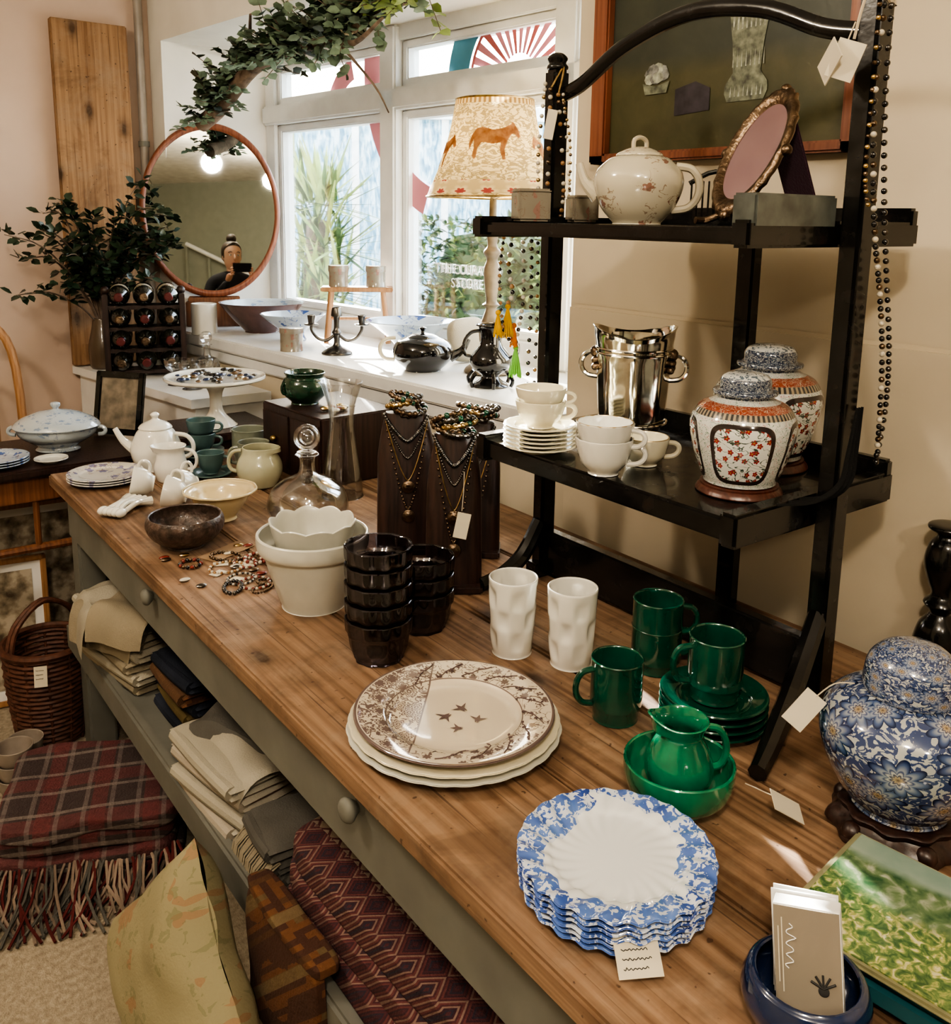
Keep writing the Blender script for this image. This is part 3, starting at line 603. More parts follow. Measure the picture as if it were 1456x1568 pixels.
b.lathe(ves([(0,.055),(.03,.055),(.045,.07),(.062,.11),(.073,.150)],.004),stonec,n=80,mod=lambda a,r,z,i:(r*(1+(.05*(z-.05)/.1)*abs(cos(5*a))),z+(.006*abs(cos(5*a)) if z>.14 else 0))); place(b,.695,1.39,.76)
b=B('carved_stoneware_bowl'); b.lathe(ves([(0,0),(.035,0),(.037,.006),(.060,.018),(.076,.038),(.079,.055),(.075,.066)],.005),brownst,n=60,mod=lambda a,r,z,i:(r*(1+(.012*cos(22*a) if .012<z<.05 else 0)),z)); place(b,.61,1.80,.76)
b=B('yellow_bowl'); b.lathe(ves([(0,0),(.033,0),(.034,.008),(.044,.022),(.06,.045),(.067,.062),(.080,.066),(.081,.070)],.004),yellowc,n=60,mod=lambda a,r,z,i:(r*(1+(.02*abs(cos(6*a)) if z>.055 else 0)),z)); place(b,.735,1.925,.76)
b=B('globe_decanter')
b.lathe(ves([(0,0),(.05,0),(.07,.012),(.086,.040),(.088,.060),(.078,.088),(.050,.110),(.024,.122),(.017,.135),(.017,.158),(.026,.166)],.003),glass,n=56)
b.sph((0,0,.205),.029,glass,18); b.lathe(cr([(.014,.15),(.015,.17),(.022,.172),(.008,.178),(0,.18)],3),glass,n=24); b.sph((0,0,.205),.017,glass,12)
place(b,.870,1.76,.76)
b=B('tall_glass_vase'); b.lathe(ves([(0,0),(.048,0),(.05,.005),(.047,.05),(.036,.13),(.030,.18),(.034,.23),(.052,.285)],.002),glass,n=40); place(b,1.045,1.925,.76)
def bust(x,y,h,w,rot,m=darkw):
    b=B('necklace_display_stand')
    b.box((0,.01,.008),(w*1.02,w*.75,.016),m,bev=.004)
    N=26
    def half(t): 
        return w*.5*(1-.06*t) if t<.62 else w*.5*(.963-.30*((t-.62)/.38)**1.6)
    V=[];Fc=[]
    for i in range(N+1):
        t=i/N; z=.014+(h-.014)*t; hw=half(t); yo=.035*t**1.3
        for j in range(13):
            a=-pi/2+pi*j/12; V.append((hw*sin(a),-w*.20*max(cos(a),0)**.8+yo,z) if 0<j<12 else (hw*sin(a),yo,z))
        for j in range(13):
            a=pi/2-pi*j/12; V.append((hw*sin(a)*.98,.012+yo,z))
    K=26
    for i in range(N):
        for j in range(K): Fc.append([i*K+j,i*K+(j+1)%K,(i+1)*K+(j+1)%K,(i+1)*K+j])
    Fc.append([N*K+j for j in range(K)]); b.add(V,Fc,m)
    def front(xx,z): 
        t=max(0,min(1,(z-.014)/(h-.014))); hw=half(t); s_=max(-1,min(1,xx/hw)); return -w*.20*max(0,(1-s_*s_))**.4+.035*t**1.3-.004
    for q in range(4):
        L=(.05,.085,.13,.19)[q]*h/.29; P=[]
        for i in range(21):
            s_=-1+2*i/20; xx=w*.36*s_*(1-.15*(1-abs(s_))) ; z=h*.985-L*(1-abs(s_)**1.6); P.append((xx,front(xx,z),z))
        mt=(blackg,pewter,goldm,bronze)[q]
        if q==2: b.tube(P,.0011,mt,n=5,k=2)
        else:
            for i in range(len(P)-1):
                for t in (0,.5): 
                    v=Vector(P[i]).lerp(Vector(P[i+1]),t); b.sph(v,(.0042,.0024,0,.0026)[q],mt if q else (blackg if i%3 else pewter),5)
        if q in (2,3):
            z=h*.985-L-.012; T=Matrix.Translation((0,front(0,z)-.003,z))@Matrix.Rotation(pi/2,4,'X'); b.lathe(cr([(0,-.002),(.012,-.002),(.013,.002),(.009,.003),(.006,.005),(0,.005)],2),bronze,T=T,n=18)
    for i in range(5):
        T=Matrix.Translation((random.uniform(-.012,.012),.028+random.uniform(-.01,.01),h+.005+.007*i))@Matrix.Rotation(random.uniform(-.35,.35),4,'X')@Matrix.Rotation(random.uniform(-.25,.25),4,'Y')
        mt=(pewter,bronze,goldm,pewter,bronze)[i]; b.ring((0,0,0),.030,.004,mt,T=T)
        for j in range(14): a=2*pi*j/14; b.sph((.030*cos(a),.030*sin(a),0),.0060,(greenc if (j+i)%7==0 else mt),6,T=T)
    return place(b,x,y,.76,rot)
bust(.975,1.52,.285,.125,-28); bust(.935,1.30,.290,.105,-35); bust(1.075,1.42,.27,.10,-40)
tag('price_tag',[(.92,1.25,1.0),(.912,1.24,.97),(.905,1.235,.935)],.024,.045,(.902,1.23,.91),(rad(80),rad(12),rad(-35)),lines=0)
# far tableware
b=B('drawer_box'); b.bx(-.12,.12,-.15,.15,0,.18,darkw,.004); 
for y in (-.075,.075):
    b.bx(-.124,-.118,y-.068,y+.068,.02,.16,darkw,.002); b.sph((-.13,y,.09),.009,brass,8)
place(b,1.135,2.155,.76,4)
b=B('cake_stand'); b.lathe(cr([(0,0),(.058,0),(.058,.004),(.048,.014),(.024,.04),(.018,.07),(.024,.11),(.05,.128),(.12,.136),(.148,.144),(.150,.152),(.146,.154),(.12,.146),(0,.142)],4),whitec,n=56)
for i in range(46):
    a=random.uniform(0,6.28); r=random.uniform(0,.12); b.sph((r*cos(a),r*sin(a),.151+random.uniform(0,.006)),random.uniform(.005,.010),random.choice([blackg,navyc,pewter,silver,bronze]),6,sc=(1.6,1,.7))
place(b,1.015,2.665,.80)
b=B('dark_green_lidded_bowl'); b.lathe(ves([(0,0),(.035,0),(.037,.006),(.056,.025),(.062,.05),(.056,.066),(.050,.072),(.055,.084)],.004),dkgreen,n=40); b.handle(dkgreen,.055,.06,.03,.012,0,.004); b.handle(dkgreen,.055,.06,.03,.012,pi,.004); place(b,1.085,2.20,.941)
b=B('trinket_cluster')
for i in range(16): b.sph((random.uniform(-.04,.04),random.uniform(-.03,.03),.007),random.uniform(.006,.011),random.choice([redwood,brass,whitec,goldm]),6,sc=(1.3,1,.6))
place(b,1.12,2.07,.941)
b=B('white_coffee_pot'); b.lathe(cr([(0,0),(.05,0),(.055,.005),(.066,.04),(.066,.06),(.052,.095),(.042,.108),(.044,.112),(.034,.122),(.012,.132),(.008,.138),(.012,.146),(.006,.152),(0,.153)],4),whitec,n=40)
b.handle(whitec,.055,.095,.03,.045,rad(-40),.006,ra2=.06); b.tube([(.055*cos(rad(140)),.055*sin(rad(140)),.045),(.09*cos(rad(140)),.09*sin(rad(140)),.07),(.112*cos(rad(140)),.112*sin(rad(140)),.105)],[.017,.010,.007],whitec); place(b,.755,2.43,.76)
b=B('flower_plate_stack')
for i in range(3): plate(b,platefl,.092,i*.006,.011,n=48)
place(b,.605,2.37,.76)
b=B('white_milk_jug'); b.lathe(ves([(0,0),(.03,0),(.038,.01),(.043,.035),(.036,.062),(.034,.078),(.040,.092)],.003),whitec,n=40,mod=lambda a,r,z,i:(r*(1+(.3*max(0,cos(a-rad(150)))**6 if z>.075 else 0)),z)); b.handle(whitec,.036,.083,.03,.028,rad(-35),.0045,ra2=.04); place(b,.745,2.285,.76)
def cupstack(name,m,x,y,n_,r,h,z=.76,sauc=0,ang=-35,step=.5,hn=True):
    b=B(name); z0=0
    for i in range(sauc): plate(b,m,r*1.5,i*.009,.012,n=40); z0=(i+1)*.009+.002
    for i in range(n_): cup(b,m,r,h,z0+i*h*step,rad(ang+i*12),handle=hn)
    return place(b,x,y,z)
cupstack('teal_cup_stack',tealc,.880,2.43,2,.040,.05,sauc=3,step=.75); cupstack('teal_cup',tealc,.84,2.26,1,.036,.055,sauc=1)
b=B('olive_mug'); mug(b,olivec,.048,.088,0,rad(-30)); place(b,.995,2.37,.76)
b=B('olive_mug'); mug(b,olivec,.042,.078,0,rad(160)); place(b,.960,2.26,.76)
b=B('celadon_jug'); b.lathe(ves([(0,0),(.036,0),(.045,.008),(.057,.035),(.056,.060),(.044,.085),(.042,.100)],.003),celadon,n=40,mod=lambda a,r,z,i:(r*(1+(.3*max(0,cos(a-rad(-40)))**6 if z>.085 else 0)),z)); b.handle(celadon,.045,.09,.035,.03,rad(140),.005,ra2=.054); place(b,.915,2.12,.76)
for x,y,rz in ((.665,2.17,70),(.745,2.11,95),(.70,2.04,60)):
    b=B('tipped_teacup'); cup(b,whitec,.038,.052,0,rad(90)); o=b.done((x,y,.76+.033),(rad(78),0,rad(rz+180)))
b=B('porcelain_ladle_bunch')
for i in range(5):
    y=.012*i; b.tube([(0,y,.012),(.04,y+.012*sin(i),.020),(.075,y+.01,.014),(.10,y+.004*i,.012)],[.006,.0065,.008,.011],whitec,n=10); b.sph((-.006,y,.014),.0115,whitec,8,sc=(1.4,1,.9))
place(b,.555,2.05,.76,35)
b=B('blue_lidded_tureen'); b.lathe(ves([(0,0),(.06,0),(.055,.012),(.075,.025),(.105,.045),(.115,.065),(.120,.07)],.005),palebl,n=50,sx=1.0,sy=.85)
b.lathe(cr([(.122,.072),(.122,.076),(.105,.092),(.06,.112),(.02,.12),(.008,.124),(.014,.134),(.012,.142),(0,.144)],4),palebl,n=50,sx=1.0,sy=.85)
b.handle(palebl,.118,.068,.045,.02,0,.006); b.handle(palebl,.118,.068,.045,.02,pi,.006); place(b,.60,2.86,.74,-30)
b=B('blue_plate_stack'); 
for i in range(3): plate(b,bluedec,.085,i*.007,.012,n=40)
place(b,.415,2.755,.74)
b=B('white_side_plate'); plate(b,whitec,.045,0,.01,n=40); place(b,.55,2.72,.74)
b=B('tabletop_picture_frame'); dimpic=M('dim_print',(.20,.17,.13),.6,var=.5,vs=25)
for x0,x1,z0,z1 in ((-.085,.085,0,.02),(-.085,.085,.18,.2),(-.085,-.065,0,.2),(.065,.085,0,.2)): b.bx(x0,x1,-.008,.008,z0,z1,black)
b.bx(-.065,.065,-.002,.004,.02,.18,dimpic,0); b.box((0,.05,.09),(.02,.006,.19),black,rot=(rad(28),0,0)); b.done((.79,2.93,.745),(rad(-12),0,rad(-50)))
b=B('bead_bracelets_on_table')
def beads(b,P,r,ms,closed=False):
    P=cr([tuple(p) for p in P],8); last=None; i=0
    for p in P:
        p=Vector(p)
        if last is None or (p-last).length>r*2: b.sph(p,r,ms[i%len(ms)],6); last=p; i+=1
redb=M('carnelian_bead',(.20,.04,.03),.2); amb=M('amber_bead',(.30,.17,.08),.2); pearl=M('pearl_bead',(.52,.48,.40),.25)
random.seed(17)
for q in range(13):
    cx_=random.uniform(-.20,-.01); cy_=random.uniform(-.11,.12); R_=random.uniform(.018,.034); e_=random.uniform(.5,1); a_=random.uniform(0,3)
    br=random.choice([.0025,.003,.004]); P=[]
    for t in range(17): 
        th=2*pi*t/16*.97; u_=R_*cos(th); v_=R_*e_*sin(th); P.append((cx_+u_*cos(a_)-v_*sin(a_),cy_+u_*sin(a_)+v_*cos(a_),br))
    beads(b,P,br,random.choice([[redb,pearl],[blackg,redb,bronze],[amb,pearl],[blackg,pewter],[bronze],[pearl,blackg]]))
for q in range(14): b.sph((random.uniform(-.22,.0),random.uniform(-.12,.14),.003),.007,random.choice([bronze,pearl,redb,pewter,goldm]),6,sc=(1.5,1,.45))
for q in range(4): b.box((random.uniform(-.18,0),random.uniform(-.05,.12),.0012),(.03,.02,.0008),paper,rot=(0,0,random.uniform(0,3)),bev=0)
b.box((-.09,.11,.001),(.11,.05,.001),M('kraft_card',(.30,.20,.12),.9),rot=(0,0,.5),bev=0)
place(b,.745,1.60,.76,-5); random.seed(9)
# ------------------------------------------------------------------ mid shelf
MS=1.06
b=B('cream_teacup_and_saucer_stack')
for i in range(6): plate(b,creamc,.060,i*.0068,.010,n=60,mod=lambda a,r,z,i:(r*(1+(.01*cos(20*a) if r>.05 else 0)),z))
cup(b,creamc,.042,.045,.040,rad(-30)); cup(b,creamc,.042,.040,.066,rad(100),handle=False); b.handle(creamc,.038,.098,.08,.02,rad(-30),.003); place(b,.975,1.115,MS)
sw=lambda a,r,z,i:(r*(1+.022*cos(14*(a+12*z))*(1 if r>.015 else 0)),z)
b=B('swirl_teacup_stack'); cup(b,whitec,.044,.055,0,rad(-50),mod=sw); cup(b,whitec,.044,.050,.030,rad(-60),mod=sw); 
b.ring((0,0,.0805),.0425,.0009,goldm,n=40); place(b,.965,.955,MS)
b=B('cream_teacup'); cup(b,creamc,.038,.045,0,rad(-40)); b.ring((0,0,.0455),.0368,.0009,goldm,n=36); place(b,1.055,.955,MS)
b=B('silver_wine_cooler')
def wv(a,r,z,i): return (r*(1+(.02*cos(8*a) if .03<z<.15 and r>.03 else 0)),z+(.009*cos(2*a+1.5) if z>.18 else 0))
b.lathe(ves([(0,0),(.050,0),(.055,.006),(.050,.012),(.056,.03),(.060,.08),(.064,.14),(.068,.175),(.073,.190)],.003,5),silver,n=96,mod=wv)
for z in (.152,.160,.03): b.ring((0,0,z),.061+z*.03,.0025,silver,n=48)
for a in (rad(128),rad(-52)):
    b.handle(silver,.062,.150,.105,.030,a,.0045); b.sph((.066*cos(a),.066*sin(a),.15),.011,bronze,8)
    for i in range(5): b.sph((.067*cos(a+i*.12-.25),.067*sin(a+i*.12-.25),.145-.01*abs(i-2)),.007,bronze,7)
place(b,1.175,1.10,MS)
def gj(x,y,s,rot):
    b=B('imari_ginger_jar')
    b.lathe(cr([(0,0),(.055,0),(.060,.004),(.055,.010),(.050,.014),(0,.015)],3),standw,n=40)
    b.lathe(cr([(0,.0155),(.046,.0155),(.052,.020),(.064,.05),(.073,.085),(.073,.105),(.062,.125),(.044,.134),(.037,.138)],5),imari,n=64)
    b.lathe(cr([(.0375,.132),(.0385,.134),(.0385,.140),(.044,.142),(.044,.147),(.036,.150),(.0355,.160),(.030,.168),(.018,.172),(0,.173)],4),imaril,n=48)
    b.v=[v*s for v in b.v]; return place(b,x,y,MS,rot)
gj(1.065,.782,1.0,-8); gj(1.215,.850,1.12,40)
# ------------------------------------------------------------------ top shelf
TS=1.432
b=B('floral_teapot')
b.lathe(cr([(0,0),(.035,0),(.038,.004),(.056,.025),(.068,.055),(.066,.078),(.048,.098),(.034,.103)],4),teafl,n=48,a0=.9,a1=.9+2*pi)
b.lathe(cr([(.036,.103),(.034,.107),(.020,.114),(.008,.117),(.0,.1175)],3),teafl,n=36)
b.tube([(-.014,0,.114),(-.013,0,.126),(0,0,.131),(.013,0,.126),(.014,0,.114)],.0035,teafl,n=8)
A=rad(-50); b.handle(teafl,.056,.088,.022,.038,A,.0062,ra2=.052)
A=rad(132); b.tube([(.06*cos(A),.06*sin(A),.045),(.082*cos(A),.082*sin(A),.065),(.092*cos(A),.092*sin(A),.092)],[.016,.009,.006],teafl); place(b,1.065,1.005,TS)
for x,y,s in ((.985,1.165,.054),(1.09,1.155,.046)):
    b=B('floral_tin'); b.box((0,0,s/2),(s,s,s*.92),tinfl,bev=.004); b.box((0,0,s*.93),(s*1.02,s*1.02,s*.14),tinfl,bev=.003); place(b,x,y,TS,-25)
b=B('oval_vanity_mirror')
T=Matrix.Translation((0,-.015,.100))@Matrix.Rotation(rad(-30),4,'X'); T2=T@Matrix.Rotation(pi/2,4,'X')@Matrix.Diagonal((1.08,2.0,1,1))
b.lathe(cr([(.036,-.004),(.047,-.004),(.050,.002),(.046,.008),(.040,.006),(.037,.002)],3),bronze,n=60,T=T2,mod=lambda a,r,z,i:(r*(1+(.025*cos(24*a) if r>.044 else 0)),z))
b.lathe([(0,.002),(.038,.002)],pinkrefl,n=40,T=T2)
for a in (.5*pi,0,pi,-.5*pi): b.sph((.054*cos(a),0,.098*sin(a)),.008,bronze,8,T=T)
for q in (-1,1): b.tube([(q*.03,-.045,.015),(q*.045,-.055,.008),(q*.05,-.07,.008)],.005,bronze); b.tube([(q*.03,-.045,.015),(q*.02,-.045,.03)],.004,bronze)
vel=fabric('purple_velvet',(.05,.012,.03),.3,sheen=.3); b.box((0,.062,.075),(.055,.004,.155),vel,rot=(rad(26),0,0))
place(b,1.085,.795,TS,-98)
b=B('black_letter_rack'); b.bx(-.04,.04,-.015,.015,0,.008,black)
for i in range(9): b.box((-.036+.009*i,0,.038),(.003,.02,.066),black)
b.tube([(-.04,0,.066),(0,0,.085),(.04,0,.066)],.004,black); place(b,1.21,.975,TS,-50)
def string_obj(name,P,r,ms): 
    b=B(name); beads(b,P,r,ms); return b
b=string_obj('hanging_bead_necklace',[(1.095,1.25,1.66),(1.09,1.245,1.5),(1.085,1.245,1.44)],.0042,[bronze,pearl,amb]); beads(b,[(1.10,1.235,1.65),(1.105,1.22,1.5),(1.10,1.22,1.44)],.004,[amb,bronze,pearl]); beads(b,[(1.105,1.228,1.65),(1.11,1.21,1.5),(1.11,1.21,1.44)],.003,[pearl])
beads(b,[(1.093,1.262,1.67),(1.088,1.27,1.55),(1.09,1.265,1.45)],.0038,[pearl,pearl,goldm]); beads(b,[(1.10,1.222,1.64),(1.10,1.20,1.56),(1.105,1.205,1.46)],.0028,[goldm,bronze])
b.tube([(1.095,1.25,1.66),(1.12,1.245,1.70),(1.10,1.235,1.65)],.002,goldm); b.box((1.088,1.24,1.60),(.0012,.02,.05),paper,rot=(.2,0,.3),bev=0); b.done()
yt=fabric('yellow_tassel',(.55,.32,.02)); gt=fabric('green_tassel',(.17,.42,.09)); ort=fabric('orange_tassel',(.5,.16,.03))
b=B('tasselled_necklace')
def tassel(b,p,l,w,m):
    for i in range(18):
        a=i*.39; b.tube([p,(p[0]+w*.5*cos(a),p[1]+w*.5*sin(a),p[2]-l*.4),(p[0]+w*cos(a),p[1]+w*sin(a),p[2]-l+random.uniform(-.005,.005))],.0014,m,n=5,k=2)
    b.sph(p,.005,m,7)
beads(b,[(1.03,1.262,1.42),(1.02,1.262,1.36),(1.03,1.262,1.31),(1.02,1.262,1.29)],.0045,[pearl,amb,blackg]); beads(b,[(1.05,1.262,1.42),(1.055,1.262,1.3),(1.04,1.262,1.22)],.004,[pearl,pewter]); beads(b,[(1.01,1.262,1.42),(1.0,1.262,1.34),(1.01,1.262,1.25),(1.03,1.262,1.22)],.0035,[blackg,amb])
beads(b,[(1.07,1.262,1.42),(1.075,1.264,1.30),(1.07,1.262,1.14),(1.075,1.262,1.0)],.004,[blackg,bronze]); beads(b,[(1.085,1.262,1.42),(1.09,1.264,1.28),(1.085,1.262,1.10),(1.075,1.262,.98)],.0035,[pewter,amb,blackg])
tassel(b,(1.02,1.262,1.285),.052,.010,yt); tassel(b,(1.035,1.262,1.25),.035,.006,ort); tassel(b,(1.04,1.262,1.21),.05,.011,gt); tassel(b,(1.00,1.264,1.275),.04,.007,yt); b.done()
b=B('long_bead_strand'); 
beads(b,[(1.09,.640,1.72),(1.085,.640,1.6),(1.095,.638,1.5),(1.11,.636,1.42),(1.13,.634,1.35),(1.15,.634,1.27),(1.16,.634,1.18),(1.165,.636,1.12)],.0040,[pearl,blackg,blackg,bronze])
beads(b,[(1.10,.638,1.72),(1.105,.638,1.6),(1.12,.636,1.48),(1.14,.634,1.38),(1.165,.634,1.28),(1.172,.634,1.2),(1.165,.636,1.12)],.004,[blackg,blackg,pewter])
beads(b,[(1.08,.642,1.72),(1.082,.642,1.6),(1.08,.640,1.5),(1.09,.638,1.46)],.003,[bronze,goldm]); b.done()
b=B('black_ribbon'); rib=fabric('ribbon',(.012,.012,.012))
for q in range(3): b.tube([(1.128-.006*q,.642,1.20),(1.12-.010*q,.640,1.14),(1.115-.012*q,.642,1.10),(1.10-.02*q,.658,1.077),(1.06-.025*q,.68,1.075)],[.002,.003,.004,.004,.002],rib,n=6,flat=.4)
b.done()
b=B('hanging_tag_bundle'); b.tube([(1.09,.655,1.74),(1.075,.66,1.70),(1.07,.665,1.66)],.002,string,n=6); b.tube([(1.10,.64,1.74),(1.085,.64,1.72),(1.11,.64,1.70),(1.09,.645,1.745)],.003,string,n=6)
for i,(dy,rz) in enumerate(((0,.3),(.018,-.5))): b.box((1.06-.005*i,.668+dy,1.635),(.0015,.034,.046),paper,rot=(.35+.5*i,0,rz),bev=0)
b.tube([(1.06,.668,1.655),(1.07,.665,1.68)],.001,string,n=5); b.done()
# ------------------------------------------------------------------ painting
m_,nt,p=newmat('dark_painting'); c=coord(nt); x,y,z=sep(nt,c)
g=ramp(nt,noi(nt,c,9,4,.5),[(.3,(.028,.036,.026)),(.7,(.055,.062,.044))]); l=ramp(nt,noi(nt,c,14,4,.5),[(.3,(.050,.052,.022)),(.7,(.085,.08,.038))])
setp(nt,p,col=mix(nt,ramp(nt,z,[(.16,0),(.2,1)]),l,g),rough=.4,coat=.1,norm=bump(nt,noi(nt,c,90,3),.25,.001)); ptg=m_
b=B('still_life_painting'); W0,H0=.62,.62
b.bx(-W0/2,W0/2,-.012,.0,0,H0,ptg,0)
for x0,x1,z0,z1 in ((-W0/2-.0,W0/2,0,.02),(-W0/2,W0/2,H0-.03,H0),(-W0/2,-W0/2+.045,0,H0),(W0/2-.03,W0/2,0,H0)): b.bx(x0,x1,-.030,-.0,z0,z1,redwood,.004)
pv=M('painted_glass',(.15,.165,.12),.5,var=.7,vs=60); pr=M('painted_rose',(.20,.21,.20),.5,var=.7,vs=70); pb=M('painted_box',(.035,.03,.04),.5,var=.4,vs=40); pg=M('painted_leaf',(.035,.075,.03),.5,var=.5,vs=50); ph_=M('painted_highlight',(.32,.34,.28),.5,var=.5,vs=90)
def flat(b,P,m,y=-.0135): b.add([(x,y,z) for x,z in P],[list(range(len(P)))],m)
cx=.075; flat(b,[(cx-.040,.10),(cx+.040,.10),(cx+.047,.115),(cx+.046,.13),(cx+.030,.15),(cx+.034,.20),(cx+.050,.29),(cx-.050,.29),(cx-.034,.20),(cx-.030,.15),(cx-.046,.13),(cx-.047,.115)],pv)
for i in range(8):
    xx=cx-.035+.0095*i; flat(b,[(xx,.225),(xx+.003,.225),(xx*1.0+.005,.275),(xx-.002,.275)],ph_,-.0138); flat(b,[(xx,.108),(xx+.004,.108),(xx+.003,.128)],ph_,-.0138); flat(b,[(xx+.003,.16),(xx+.006,.16),(xx+.004,.19)],ph_,-.0138)
random.seed(4)
for i in range(14): a=i*.45; flat(b,[(cx+.006*i-.045,.29),(cx+.08*cos(a)+.01,.33+.09*abs(sin(a))),(cx+.10*cos(a+.25),.37+.1*abs(sin(a)))],pg,-.0136)
for i in range(7):
    fx,fz=cx+random.uniform(-.12,.12),.42+random.uniform(-.06,.12)
    for j in range(6): a=j*1.05; flat(b,[(fx+.014*cos(a)+.012*cos(t*.8),fz+.014*sin(a)+.010*sin(t*.8)) for t in range(8)],pr if j%2 else ph_,-.0137-.0001*j)
rx,rz=-.14,.165
for i in range(9): a=i*.7; rr=.018 if i<6 else .006; flat(b,[(rx+rr*cos(a)+.015*cos(t*.8),rz+rr*.8*sin(a)+.011*sin(t*.8)) for t in range(8)],(pr,pr,ph_)[i%3],-.0136-.0001*i)
flat(b,[(rx-.035,rz-.012),(rx-.028,rz-.034),(rx+.028,rz-.034),(rx+.035,rz-.012),(rx,rz-.020)],pv,-.0148)
flat(b,[(-.09,.085),(-.005,.09),(-.005,.13),(-.04,.145),(-.09,.135)],pb)
b.done((1.434,1.165,1.555),(0,0,-pi/2))
b=B('turned_bedpost'); b.lathe(cr([(0,0),(.024,0),(.026,.05),(.026,.5),(.020,.55),(.030,.60),(.034,.66),(.034,.78),(.036,.80),(.029,.83),(.016,.85),(.026,.865),(.016,.88),(.023,.90),(.031,.93),(.026,.96),(.016,.975),(.030,.985),(.026,.992),(0,.993)],4),black,n=28); b.done((1.378,.625,0))
# ------------------------------------------------------------------ sill objects
S=.99
b=B('oval_dressing_mirror')
T=Matrix.Rotation(pi/2,4,'X')@Matrix.Diagonal((1,1.27,1,1))
b.lathe(cr([(.246,-.008),(.264,-.008),(.268,.004),(.262,.012),(.253,.014),(.246,.008)],3),redwood,n=80,T=T)
b.lathe([(0,.006),(.249,.006)],mirm,n=80,T=T); b.lathe([(0,-.006),(.249,-.006)],brownw,n=60,T=T)
o=b.done((1.375,3.585,1.447),(rad(-3.2),0,rad(-22.7)))
b=B('mirror_plinth'); b.box((0,0,.05),(.22,.06,.10),brownw); b.box((0,-.03,.108),(.20,.012,.02),brownw); b.box((0,.03,.108),(.20,.012,.02),brownw); place(b,1.375,3.585,S,-22.7)
b=B('white_candle_jar'); b.lathe(ves([(0,0),(.046,0),(.048,.003),(.048,.11)],.004,3),whitec,n=36); b.lathe([(0,.085),(.0435,.085)],creamc,n=30); place(b,1.262,3.40,S)
b=B('brown_rimmed_bowl'); b.lathe(ves([(0,0),(.06,0),(.065,.006),(.10,.04),(.14,.085),(.160,.112)],.005),M('brown_glaze',(.10,.05,.045),.25,coat=.4,var=.3),n=56); b.lathe([(0,.0085),(.095,.045),(.153,.1135),(.161,.1145)],palebl,n=56); place(b,1.46,3.32,S)
b=B('footed_blue_white_bowl'); b.lathe(ves([(0,0),(.045,0),(.040,.02),(.05,.04),(.09,.07),(.118,.095)],.005),bluedec,n=56); place(b,1.455,3.035,S)
b=B('floral_round_tin'); b.lathe(cr([(0,0),(.038,0),(.038,0),(.038,.058),(.040,.06),(.040,.075),(.037,.078),(0,.078)],2),tinfl,n=36); place(b,1.335,2.80,S)
b=B('pewter_candelabra'); b.lathe(cr([(0,0),(.045,0),(.048,.006),(.03,.018),(.012,.03),(.010,.06),(.016,.07),(.009,.085),(.010,.12),(.018,.125),(.014,.15),(.010,.152),(0,.14)],4),pewter,n=30)
for q in (-1,1):
    b.tube([(0,0,.07),(q*.03,0,.045),(q*.06,0,.05),(q*.08,0,.075),(q*.082,0,.095)],.005,pewter); b.lathe(cr([(.006,.09),(.022,.095),(.022,.099),(.010,.1),(.013,.125),(.009,.126),(0,.11)],3),pewter,c=(q*.082,0,0),n=20)
place(b,1.43,2.66,S,-32)
b=B('wooden_mini_stool'); b.box((0,0,.195),(.25,.085,.016),lightw)
for x in (-.09,.09):
    for y in (-.03,.03): b.tube([(x,y,.19),(x*1.2,y*1.3,0.006)],.009,lightw,sm=False)
    b.tube([(x*1.12,-.036,.1),(x*1.12,.036,.1)],.006,lightw,sm=False)
b.tube([(-.1,0,.09),(.1,0,.09)],.006,lightw,sm=False); place(b,1.605,2.83,S,-32)
for x,y in ((1.55,2.865),(1.66,2.795)): 
    b=B('floral_canister'); b.lathe(cr([(0,0),(.034,0),(.034,0),(.034,.05),(.036,.052),(.036,.07),(.033,.073),(0,.073)],2),tinfl,n=32); place(b,x,y,S+.204)
b=B('wide_blue_white_bowl'); b.lathe(ves([(0,0),(.05,0),(.045,.03),(.07,.06),(.12,.10),(.142,.115)],.005),bluedec,n=56); place(b,1.61,2.50,S)
b=B('black_teapot'); b.lathe(cr([(0,0),(.05,0),(.055,.004),(.082,.03),(.090,.058),(.078,.085),(.05,.098),(.045,.101),(.03,.108),(.008,.112),(.006,.118),(.011,.126),(0,.130)],4),blackg,n=44)
A=rad(140); b.handle(creamc,.080,.095,.03,.045,A,.006,ra2=.084); A=rad(-40); b.tube([(.08*cos(A),.08*sin(A),.04),(.115*cos(A),.115*sin(A),.06),(.135*cos(A),.135*sin(A),.095)],[.017,.011,.008],blackg); place(b,1.49,2.24,S,4)
b=B('small_linen_cushion'); b.soft((0,0,.07),(.14,.05,.14),linenw,k=3.5,rot=(rad(-12),0,0)); place(b,1.70,2.30,S,0)
b=B('black_urn'); b.lathe(cr([(0,0),(.045,0),(.047,.006),(.03,.018),(.024,.03),(.05,.05),(.056,.075),(.045,.095),(.030,.115),(.028,.135),(.034,.16),(.042,.165),(.038,.168),(.02,.15),(0,.14)],4),blackg,n=32); b.handle(blackg,.03,.15,.08,.03,rad(-40),.005,ra2=.054); b.handle(blackg,.03,.15,.08,.03,rad(140),.005,ra2=.054)
for i in range(6): a=i*1.05; b.tube([(.05*cos(a),.05*sin(a),.04),(.065*cos(a),.065*sin(a),.02),(.06*cos(a),.06*sin(a),.003)],.005,blackg,n=6)
place(b,1.50,1.925,S)
